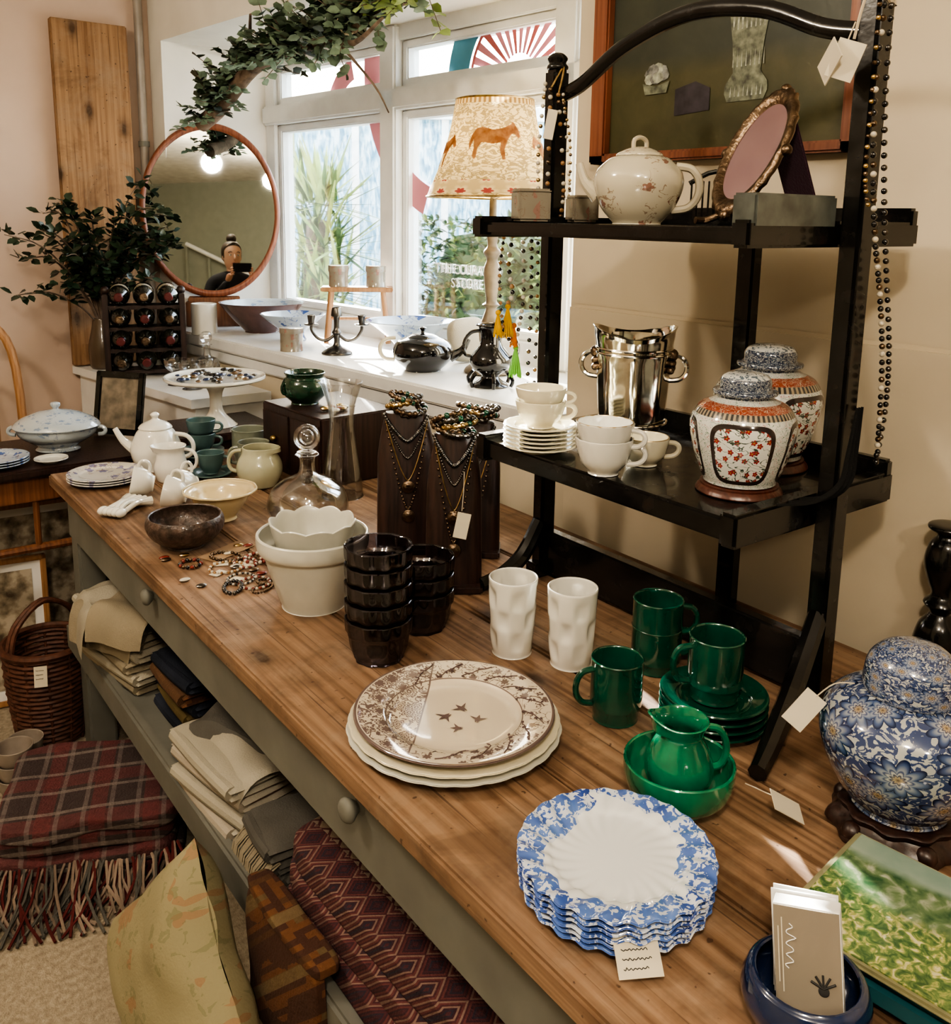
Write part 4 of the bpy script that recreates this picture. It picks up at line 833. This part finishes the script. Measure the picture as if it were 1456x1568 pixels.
b=B('table_lamp'); b.lathe(cr([(0,0),(.07,0),(.075,.01),(.06,.022),(.025,.035),(.02,.06),(.032,.09),(.035,.13),(.022,.17),(.016,.19),(.026,.20),(.016,.21),(.020,.25),(.024,.30),(.016,.33),(.024,.345),(.024,.355),(.014,.37),(.018,.40),(.024,.41),(.012,.43),(.010,.50),(0,.51)],4),M('grey_gilt_wood',(.20,.165,.12),.4,var=.4,vs=20),n=32)
b.lathe(cr([(0,.52),(.02,.53),(.03,.56),(.02,.59),(0,.60)],4),bulbm,n=20)
sh=[]; 
def shr(t): return .190-.080*t-.012*sin(pi*t)
for i in range(17): t=i/16; sh.append((shr(t),.505+.265*t))
b.lathe(sh,shade,n=96); b.ring((0,0,.505),.190,.003,goldm,n=60); b.ring((0,0,.770),.110,.003,goldm,n=60)
HP=[(-.50,.06),(-.46,.16),(-.38,.27),(-.33,.33),(-.30,.27),(-.16,.20),(.02,.17),(.20,.22),(.33,.19),(.40,.10),(.47,-.05),(.48,-.20),(.43,-.10),(.38,.0),(.37,-.12),(.41,-.30),(.36,-.36),(.33,-.30),(.30,-.14),(.22,-.05),(.02,-.08),(-.12,-.05),(-.10,-.18),(-.16,-.36),(-.21,-.36),(-.19,-.18),(-.24,-.02),(-.30,.08),(-.36,.12),(-.44,.03)]
def inside(x,y):
    c_=False; n=len(HP); j=n-1
    for i in range(n):
        if (HP[i][1]>y)!=(HP[j][1]>y) and x<(HP[j][0]-HP[i][0])*(y-HP[i][1])/(HP[j][1]-HP[i][1])+HP[i][0]: c_=not c_
        j=i
    return c_
for a0_,zc,sz_,fx in ((-128,.655,.15,1),(-128+75,.63,.13,-1),(-128-75,.63,.13,1),(50,.64,.15,1)):
    V=[];Fc=[];g_=.012
    nx_=84; nz_=60
    for i in range(nx_):
        for j in range(nz_):
            x=-.5+i*g_; y=-.38+j*g_
            if inside(x+g_/2,y+g_/2):
                o_=len(V)
                for dx,dy in ((0,0),(g_,0),(g_,g_),(0,g_)):
                    z=zc+(y+dy)*sz_; r_=shr((z-.505)/.265)+.0018; a=rad(a0_)+fx*(x+dx)*sz_/r_*(-1); V.append((r_*cos(a),r_*sin(a),z))
                Fc.append([o_,o_+1,o_+2,o_+3])
    b.add(V,Fc,horsem)
for a in (0,2.09,4.19): b.tube([(0,0,.50),(.188*cos(a),.188*sin(a),.507)],.002,brass,sm=False,n=6)
place(b,1.635,2.10,S)
L=.85
b=B('wine_rack_with_bottles'); cork=M('bottle_foil',(.10,.02,.02),.35); bg=M('dark_bottle_glass',(.012,.012,.008),.08,coat=1); lab=M('bottle_label',(.4,.34,.24),.8)
for x in (-.13,.13): b.bx(x-.01,x+.01,-.06,.06,0,.30,darkw); b.sph((x,0,.31),.016,darkw,8)
for r in range(4):
    z=.03+.078*r; b.bx(-.13,.13,-.05,-.035,z-.02,z-.005,darkw); b.bx(-.13,.13,.035,.05,z-.02,z-.005,darkw)
    for c_ in range(3):
        x=-.083+.083*c_; T=Matrix.Translation((x,.10,z+.03))@Matrix.Rotation(pi/2,4,'X')
        b.lathe(cr([(0,0),(.035,0),(.036,.01),(.036,.14),(.030,.165),(.014,.185)],3),bg,T=T,n=20); b.lathe(cr([(.0145,.18),(.015,.215),(.016,.22),(.012,.225),(0,.225)],2),(cork if (r+c_)%2 else bronze),T=T,n=16); b.lathe([(.0365,.05),(.0365,.12)],lab,T=T,n=20)
place(b,1.035,3.39,L,-17)
b=B('small_decanter'); b.lathe(ves([(0,0),(.04,0),(.045,.008),(.046,.05),(.035,.075),(.015,.088),(.013,.12),(.020,.126)],.003),glass,n=32); b.lathe(cr([(.01,.11),(.012,.13),(.022,.15),(.016,.17),(0,.175)],3),glass,n=8); place(b,1.18,3.17,L)
for x,y in ((1.07,3.02),(1.14,3.09),(1.055,3.12)):
    b=B('cut_glass_coupe'); b.lathe(ves([(0,0),(.032,0),(.03,.003),(.006,.006),(.006,.035),(.02,.045),(.040,.065),(.044,.09)],.002),glass,n=24,mod=lambda a,r,z,i:(r*(1+(.04*cos(12*a) if z>.045 else 0)),z)); place(b,x,y,L)
b=B('leafy_branches_in_vase'); b.lathe(ves([(0,0),(.04,0),(.05,.03),(.05,.09),(.035,.16),(.03,.19)],.004),M('brown_vase_glaze',(.10,.07,.045),.3,coat=.5),n=30)
random.seed(3)
for i in range(36):
    tx=random.uniform(-.33,.20); h=random.uniform(.20,.66)*(1-.22*abs(tx+.05)/.3); ty=random.uniform(-.20,-.03)
    P=[(0,0,.15),(tx*.25,ty*.25,.17+h*.4),(tx*.65,ty*.65,.17+h*.78),(tx*1.05,ty*1.05,.15+h*random.uniform(.8,1.0))]
    b.tube(P,[.004,.0035,.003,.0015],bark,n=5)
    Q=cr(P,7)
    for j,q in enumerate(Q):
        if j<9: continue
        for u in range(2):
            d=Vector((random.uniform(-1,1),random.uniform(-1,.3),random.uniform(-.5,.8))); b.leaf(Vector(q)+d*.014,d,(random.uniform(-.5,.5),random.uniform(-1,0),1),random.uniform(.030,.046),random.uniform(.024,.034),leafd,.12)
b.done((.94,3.61,L+.001))
b=B('hanging_eucalyptus_branch'); LG=[(1.22,3.24,1.745),(1.25,3.12,1.80),(1.28,2.93,1.905),(1.30,2.7,1.935),(1.32,2.46,1.945),(1.35,2.2,1.99),(1.37,1.95,2.035),(1.38,1.75,2.035),(1.38,1.58,2.05)]
b.tube(LG,[.028,.027,.026,.024,.023,.022,.020,.018,.012],bark,n=12,k=5)
b.tube([LG[4],(1.30,2.3,1.90),(1.27,2.1,1.93)],[.012,.008,.004],bark,n=7); b.tube([LG[2],(1.24,2.85,1.97),(1.20,2.75,2.03)],[.01,.007,.004],bark,n=7); b.tube([LG[4],(1.36,2.3,1.80),(1.38,2.25,1.72)],[.005,.003,.002],bark,n=6)
for s_,e in ((LG[3],(1.30,2.7,2.6)),(LG[6],(1.36,1.95,2.6))): b.tube([s_,e],.0015,string,n=5,sm=False)
for t in range(10): 
    a=t*.63; b.tube([(1.31+.03*cos(a),2.35,1.96+.03*sin(a)),(1.31+.03*cos(a+.7),2.36,1.96+.03*sin(a+.7))],.003,string,n=5,sm=False)
random.seed(11); Q=cr(LG,14)
for i in range(300):
    q=Vector(random.choice(Q[6:])) if i%3 else Vector(random.choice(Q[40:80])); d=Vector((random.uniform(-.8,.2),random.uniform(-.9,.9),random.uniform(-.4,.8))).normalized(); ln_=random.uniform(.05,.16)
    b.tube([q,q+d*ln_],.0013,bark,n=4,sm=False)
    mt=leafy if (q.y<2.25 and random.random()<.6) else (leafe if random.random()<.8 else leafd)
    for k in range(5):
        pp=q+d*ln_*(.25+.18*k)
        for sgn in (-1,1):
            dd=(d.cross(Vector((0,0,1)))*sgn+d*.4+Vector((random.uniform(-.4,.4),random.uniform(-.4,.4),random.uniform(-.4,.4)))); b.leaf(pp,dd,(random.uniform(-1,1),random.uniform(-1,1),1),random.uniform(.026,.040),random.uniform(.028,.038),mt,.10)
b.done()
# ------------------------------------------------------------------ under table & floor
LS=.36
def folded(b,n,sx,sy,th,mats,seed=0,jit=.012):
    z=0
    for i in range(n):
        m=mats[i%len(mats)]; r0=random.uniform(-.10,.10); ox,oy=random.uniform(-jit,jit),random.uniform(-jit,jit)
        for f in range(2):
            T=Matrix.Translation((ox+random.uniform(-.003,.003),oy,z+th*.5))@Matrix.Rotation(r0,4,'Z'); b.cloth(sx,sy,th*1.02,m,seed=seed+i*7+f,amp=.0025,T=T,nx=20,ny=20); z+=th
        T=Matrix.Translation((ox,oy,z-th))@Matrix.Rotation(r0,4,'Z'); b.tube([(-sx/2+.004,-sy/2+.01,0),(-sx/2+.001,0,0),(-sx/2+.004,sy/2-.01,0)],th*.95,m,n=10,T=T)
    return z
def drp(x0):
    def dr(x,y): 
        if x<x0: t=(x0-x); return (x0-.030*(1-math.exp(-t*40))-t*.05,y*(1-.35*min(1,t*4)),-t*.92)
        return (x,y,0)
    return dr
b=B('folded_linen_stack'); z=folded(b,6,.26,.30,.013,[linen,linenw],seed=1)
b.cloth(.38,.24,.008,linen,drape=drp(-.10),T=Matrix.Translation((-.03,0,z+.006))@Matrix.Rotation(.25,4,'Z'),seed=5,amp=.006,nx=36)
b.cloth(.44,.22,.008,linenw,drape=drp(-.11),T=Matrix.Translation((-.035,.02,z+.020))@Matrix.Rotation(-.25,4,'Z'),seed=8,amp=.010,nx=36)
b.cloth(.38,.16,.008,linen,drape=drp(-.12),T=Matrix.Translation((-.03,-.05,z+.034))@Matrix.Rotation(.5,4,'Z'),seed=12,amp=.010,nx=36); place(b,.645,2.14,LS,8)
b=B('folded_patterned_cloth_stack'); folded(b,5,.26,.20,.014,[navyf,bluegf,navyf,patch,navyf],seed=30); place(b,.70,1.82,LS)
b=B('white_tablecloth_stack'); z=folded(b,4,.29,.26,.014,[linens,linenw],seed=40)
b.cloth(.26,.22,.012,greyf,drape=drp(-.09),T=Matrix.Translation((.0,.04,z+.01))@Matrix.Rotation(.3,4,'Z'),seed=15,amp=.012); b.cloth(.30,.2,.012,linenw,drape=drp(-.11),T=Matrix.Translation((.0,-.04,z+.006))@Matrix.Rotation(-.1,4,'Z'),seed=25,amp=.008); place(b,.665,1.50,LS,6)
b=B('grey_fringed_throw'); folded(b,3,.25,.13,.013,[greyf],seed=60)
for i in range(32): y=-.06+.004*i; b.tube([(-.12,y,.05),(-.15,y+.004*sin(i),.03),(-.158,y,-.03)],.0018,linen,n=4,k=2)
place(b,.665,1.285,LS)
b=B('kilim_rug')
for i in range(3): b.soft((0,0,.025+.042*i),(.35-.02*i,.68,.048),kilim,rot=(0,0,.02*i),k=10,amp=.006,cuts=16,seed=i+2)
place(b,.70,.865,LS)
b=B('patchwork_rug'); b.soft((-.012,0,-.075),(.020,.24,.22),patch,k=8,amp=.008,rot=(0,.04,0)); b.soft((.0,0,.03),(.045,.24,.02),patch,k=6,amp=.004); b.done((.502,1.10,LS+.025))
b=B('plaid_blanket_stack')
for i in range(4): b.soft((random.uniform(-.01,.01),random.uniform(-.01,.01),.021+.040*i),(.38,.32,.044),plaid,rot=(0,0,random.uniform(-.08,.08)),k=8,amp=.014,cuts=14,seed=i)
frc=fabric('fringe_wool',(.27,.21,.17),.4); frr=fabric('fringe_red',(.12,.03,.03),.3)
for i in range(170):
    x=-.19+.38*i/170; l=random.uniform(.06,.16); z=random.choice([.03,.07]); b.tube([(x,-.15,z),(x+random.uniform(-.02,.02),-.16-l*.5,z*.6),(x+random.uniform(-.05,.05),-.16-l,.006)],.0032,random.choice([frc,frc,frr,greyf]),n=5,k=2)
place(b,.455,2.04,0,-22)
b=B('floral_cushion')
V=[];Fc=[];n_=26
for side in (1,-1):
    o0=len(V)
    for i in range(n_+1):
        for j in range(n_+1):
            x=-1+2*i/n_; y=-1+2*j/n_; th=max((1-x**4)*(1-y**4),0)**.5
            pin=1-.08*(1-(abs(x*y)))**2
            V.append((x*.165*pin,side*.062*th+.010*noise.noise(Vector((x*2,y*2,side))),y*.165*pin))
    for i in range(n_):
        for j in range(n_):
            a=o0+i*(n_+1)+j; f=[a,a+1,a+n_+2,a+n_+1]; Fc.append(f if side<0 else f[::-1])
b.add(V,Fc,yfab,None,Matrix.Rotation(rad(40),4,'Y')); b.done((.390,1.285,.225),(rad(-12),0,rad(-84)),sharp=80)
b=B('wicker_basket')
for i in range(20):
    z=.02+.013*i; r=.085+.02*sin(i/19*1.6); P=[(r*cos(a*pi/12)*(1+.02*(-1)**(a+i)),r*sin(a*pi/12)*(1+.02*(-1)**(a+i)),z) for a in range(25)]; b.tube(P,.006,wick,n=6,k=2)
for a in range(12): q=a*pi/6; b.tube([(.085*cos(q),.085*sin(q),.0),(.10*cos(q),.10*sin(q),.15),(.106*cos(q),.106*sin(q),.285)],.005,wick,n=6)
b.lathe([(0,.006),(.085,.006),(.085,.012),(0,.012)],wick,n=24)
for k in (-1,1): b.tube([(-.105,k*.01,.27),(-.08,k*.008,.35),(0,k*.006,.40),(.08,k*.008,.35),(.105,k*.01,.27)],.007,wick,n=7)
b.tube([(.108*cos(a*pi/12),.108*sin(a*pi/12),.28) for a in range(25)],.010,wick,n=7,k=2); place(b,.470,2.56,0,20)
tag('price_tag',None,.032,.055,(.43,2.442,.24),(rad(80),0,rad(-20)),lines=3)
for x,y,n_ in ((.335,2.31,3),(.285,2.39,2),(.375,2.40,2)):
    cupstack('clay_cup_stack',clay,x,y,n_,.044,.065,z=0,step=.6,hn=False)
m_,nt,p=newmat('sepia_photo'); f=noi(nt,coord(nt),22,4); setp(nt,p,col=ramp(nt,f,[(.35,(.08,.06,.04)),(.5,(.28,.24,.18)),(.6,(.45,.40,.32))]),rough=.4); sepia=m_
def fpic(x,y,w,h,rz,tilt,z=.004,m=lightw):
    b=B('framed_photograph'); t=.016
    for x0,x1,z0,z1 in ((-w/2,w/2,0,t),(-w/2,w/2,h-t,h),(-w/2,-w/2+t,0,h),(w/2-t,w/2,0,h)): b.bx(x0,x1,-.01,.01,z0,z1,m)
    b.bx(-w/2+t,w/2-t,0,.004,t,h-t,paperw,0); b.bx(-w/2+t*2.5,w/2-t*2.5,-.002,.004,t*3,h-t*2.5,sepia,0); return b.done((x,y,z),(rad(-tilt),0,rad(rz)))
fpic(.36,2.80,.34,.44,-8,5); fpic(.54,2.92,.30,.56,-4,5)
# ------------------------------------------------------------------ ceiling lamps
for i,(x,y,e) in enumerate(((-.37,-.30,50),(-.25,-1.35,28),(-.55,1.75,38))):  # first two show in the mirror; the third is an added fill lamp
    b=B('ceiling_lamp'); b.tube([(0,0,0),(0,0,.12)],.006,brass,sm=False); b.lathe(cr([(0,.14),(.05,.14),(.055,.135),(.03,.12)],2),brass,n=24); b.sph((0,0,-.035),.028,bulbm,12); b.done((x,y,2.459))
    l=bpy.data.lights.new('lamp_light','POINT'); l.energy=e; l.color=(1,.86,.68); l.shadow_soft_size=.08; o=bpy.data.objects.new('lamp_light',l); COL.objects.link(o); o.location=(x,y,2.33)
l=bpy.data.lights.new('table_lamp_light','POINT'); l.energy=2.0; l.color=(1,.78,.48); l.shadow_soft_size=.03; o=bpy.data.objects.new('table_lamp_light',l); COL.objects.link(o); o.location=(1.635,2.10,S+.64)
b=B('stair_handrail'); b.tube([(-1.9,-2.93,1.9),(.6,-2.93,.7)],.025,whitep,sm=False); 
for i in range(10): x=-1.9+.27*i; z=1.9-1.2*(x+1.9)/2.5; b.bx(x-.012,x+.012,-2.96,-2.93,max(0,z-.8),z,greyw,0)
b.done()
# ------------------------------------------------------------------ photographer
skin=M('skin',(.55,.34,.25),.5,var=.05,sub=.1); hair=M('dark_hair',(.03,.018,.012),.6,var=.3,vs=40); coatm=fabric('dark_coat',(.03,.03,.035),.2); jean=fabric('dark_trousers',(.025,.03,.045),.2); shoe=M('boot_leather',(.02,.015,.012),.4)
per=bpy.data.objects.new('photographer',None); COL.objects.link(per); per.rotation_euler=(0,0,rad(-37))
def skinmesh(name,J,E,m,sub=2):
    me=bpy.data.meshes.new(name); me.from_pydata([j[:3] for j in J],E,[]); me.materials.append(m); o=bpy.data.objects.new(name,me); COL.objects.link(o); o.parent=per
    md=o.modifiers.new('Skin','SKIN'); md.use_smooth_shade=True
    for v,j in zip(me.skin_vertices[0].data,J): v.radius=(j[3],j[4] if len(j)>4 else j[3])
    me.skin_vertices[0].data[0].use_root=True
    s_=o.modifiers.new('Sub','SUBSURF'); s_.levels=sub; s_.render_levels=sub; return o
yb=-.36
J=[(0,yb,.98,.145,.11),(0,yb,1.12,.125,.095),(0,yb,1.26,.15,.11),(0,yb,1.36,.13,.09),(0,yb+.01,1.43,.055,.055),
   (.17,yb,1.34,.055),(.24,yb+.06,1.10,.043),(.10,yb+.27,1.33,.030),(-.17,yb,1.34,.055),(-.24,yb+.06,1.10,.043),(-.10,yb+.27,1.33,.030),(0,yb,.86,.15,.12)]
skinmesh('coat',J,[(0,1),(1,2),(2,3),(3,4),(3,5),(5,6),(6,7),(3,8),(8,9),(9,10),(0,11)],coatm)
J=[(0,yb,.88,.13,.10),(.09,yb,.80,.085),(.10,yb+.01,.47,.058),(.10,yb-.01,.10,.040),(-.09,yb,.80,.085),(-.10,yb+.01,.47,.058),(-.10,yb-.01,.10,.040)]
skinmesh('trousers',J,[(0,1),(1,2),(2,3),(0,4),(4,5),(5,6)],jean)
b=B('boots')
for q in (-1,1): b.soft((q*.10,yb+.05,.045),(.095,.26,.085),shoe,k=3.5,amp=0)
b.done(parent=per)
b=B('head'); hz=1.545
b.lathe(cr([(0,-.115),(.030,-.110),(.052,-.08),(.066,-.035),(.073,.01),(.074,.05),(.062,.09),(.035,.115),(0,.122)],4),skin,n=32,sy=1.18,c=(0,yb+.02,hz))
b.tube([(0,yb+.01,1.40),(0,yb+.01,1.47)],.045,skin,sm=False,n=16)
b.tube([(0,yb+.102,hz+.02),(0,yb+.122,hz-.015),(0,yb+.108,hz-.026)],[.007,.012,.010],skin,n=8)
b.tube([(-.022,yb+.090,hz-.057),(0,yb+.101,hz-.055),(.022,yb+.090,hz-.057)],[.003,.006,.003],M('lips',(.42,.15,.13),.4),n=8)
for q in (-1,1):
    b.sph((q*.03,yb+.096,hz+.012),.011,whitec,8,sc=(1.2,.6,.7)); b.sph((q*.03,yb+.102,hz+.012),.005,ink,8,sc=(1,.5,1)); b.tube([(q*.015,yb+.102,hz+.032),(q*.032,yb+.104,hz+.038),(q*.048,yb+.092,hz+.032)],.003,hair,n=6)
    b.sph((q*.075,yb+.015,hz-.005),.018,skin,8,sc=(.35,.7,1.2))
b.lathe(cr([(.078,-.02),(.083,.03),(.078,.08),(.05,.122),(0,.134)],4),hair,n=32,sy=1.12,c=(0,yb+.0,hz),mod=lambda a,r,z,i:(r,z+(.06*max(0,sin(a))**2*(1 if z<.06 else 0))))
b.sph((0,yb-.06,hz+.02),.07,hair,12,sc=(1,.75,1.15)); b.sph((.01,yb-.03,hz+.155),.042,hair,12); b.done(parent=per,sharp=70)
b=B('phone'); b.box((0,-.018,1.44),(.152,.009,.074),M('phone_black',(.015,.015,.018),.2),rot=(rad(-10.7),0,0),bev=.004); b.done(parent=per)
for q in (-1,1):
    J=[(q*.10,yb+.262,1.335,.024,.018),(q*.094,yb+.295,1.365,.030,.015),(q*.088,yb+.315,1.395,.030,.014)]
    skinmesh('palm',J,[(0,1),(1,2)],skin)
    for i in range(4):
        z0=1.375+.018*i; L_=(.026,.031,.033,.028)[i]
        J=[(q*.086,yb+.318,z0,.0085),(q*.088,yb+.333,z0+.006,.008),(q*.080,yb+.338,z0+.010,.0075),(q*(.080-L_*.7),yb+.337,z0+.012,.0065)]; skinmesh('finger_%d'%(i+1),J,[(0,1),(1,2),(2,3)],skin,1)
    J=[(q*.092,yb+.29,1.37,.011),(q*.078,yb+.302,1.392,.010),(q*.062,yb+.318,1.408,.009),(q*.052,yb+.325,1.420,.007)]; skinmesh('thumb',J,[(0,1),(1,2),(2,3)],skin,1)
# ------------------------------------------------------------------ outside
plain('ground_outside',2.45,14,-3,16,-.3,-.2,M('gravel',(.35,.34,.30),.9,var=.3,vs=60))
b=B('garden_hedge'); random.seed(5)
b.soft((0,0,.72),(1.0,5.4,1.6),hedge1,k=6,amp=.2,fr=2,cuts=16)
for i in range(6500):
    x=-.5+random.uniform(-.15,.1); y=random.uniform(-2.7,2.7); z=random.uniform(0,1.62)
    b.leaf((x,y,z),(random.uniform(-1,.2),random.uniform(-1,1),random.uniform(-.5,1)),(0,0,1),random.uniform(.05,.12),random.uniform(.03,.05),random.choice([hedge1,leafd,hedge1,yucc]) )
b.done((4.9,4.1,-.2))
b=B('yucca_plant')
for i in range(420):
    a=random.uniform(0,2*pi); e=random.uniform(-.4,1.4); l=random.uniform(.30,.6); d=Vector((cos(a)*cos(e),sin(a)*cos(e),sin(e))); c0=Vector((random.uniform(-.1,.1),random.choice([-.2,.2,0]),random.choice([.5,.8,1.1,1.4,1.7])))
    b.leaf(c0,d,(0,0,1),l,.035,random.choice([yucc,yucc,leafy,hedge1]),.1)
b.tube([(0,0,0),(0,.1,.8),(0,0,1.6)],.07,bark); b.done((3.05,5.95,-.2))
m_,nt,p=newmat('streaked_blue_cladding'); f=noi(nt,coord(nt,'Object',(1,9,2.2)),3,5,.6); setp(nt,p,col=ramp(nt,f,[(.38,(.10,.24,.34)),(.5,(.30,.48,.58)),(.6,(.62,.72,.76))]),rough=.8); sky1=m_; wht=M('white_render',(.8,.8,.78),.8)
b=B('neighbouring_building'); b.bx(0,1,-3.6,3.6,0,2.7,sky1,0)
for i in range(8): b.bx(-.04,0,-3.6+1.0*i,-3.6+1.0*i+.08,0,2.7,wht,0)
b.bx(-.1,1.1,-3.7,3.7,2.7,2.85,wht,0); b.done((5.6,9.0,-.2),58,smooth=False)
w=bpy.data.worlds.new('world'); SC.world=w; w.use_nodes=True; nt=w.node_tree; bgn=nt.nodes['Background']
sky=nt.nodes.new('ShaderNodeTexSky'); sky.sky_type='NISHITA'; sky.sun_disc=False; sky.sun_elevation=rad(25); sky.sun_rotation=rad(30); sky.air_density=1.2; sky.dust_density=2
cm=mix(nt,.6,sky.outputs[0],(6,6.6,7.2)); nt.links.new(cm,bgn.inputs[0]); bgn.inputs[1].default_value=1.25
l=bpy.data.lights.new('sun','SUN'); l.energy=90; l.angle=rad(.8); l.color=(1,.95,.86); o=bpy.data.objects.new('sun',l); COL.objects.link(o)
o.rotation_euler=Vector((-.66,-1.9,-.5)).to_track_quat('-Z','Y').to_euler(); o.location=(4,7,5)
SC.view_settings.view_transform='AgX'; SC.view_settings.exposure=.42
try: SC.view_settings.look='AgX - High Contrast'
except Exception: pass
cd=bpy.data.cameras.new('camera'); cam=bpy.data.objects.new('camera',cd); COL.objects.link(cam)
cd.sensor_fit='HORIZONTAL'; cd.sensor_width=36; cd.lens=36*1400/1456; cd.shift_y=-187/1456; cd.clip_start=.01
cam.matrix_world=Matrix.Translation((0,0,1.44))@Matrix.Rotation(rad(-37),4,'Z')@Matrix.Rotation(rad(79.3),4,'X')@Matrix.Rotation(rad(.9),4,'Z')
SC.camera=cam
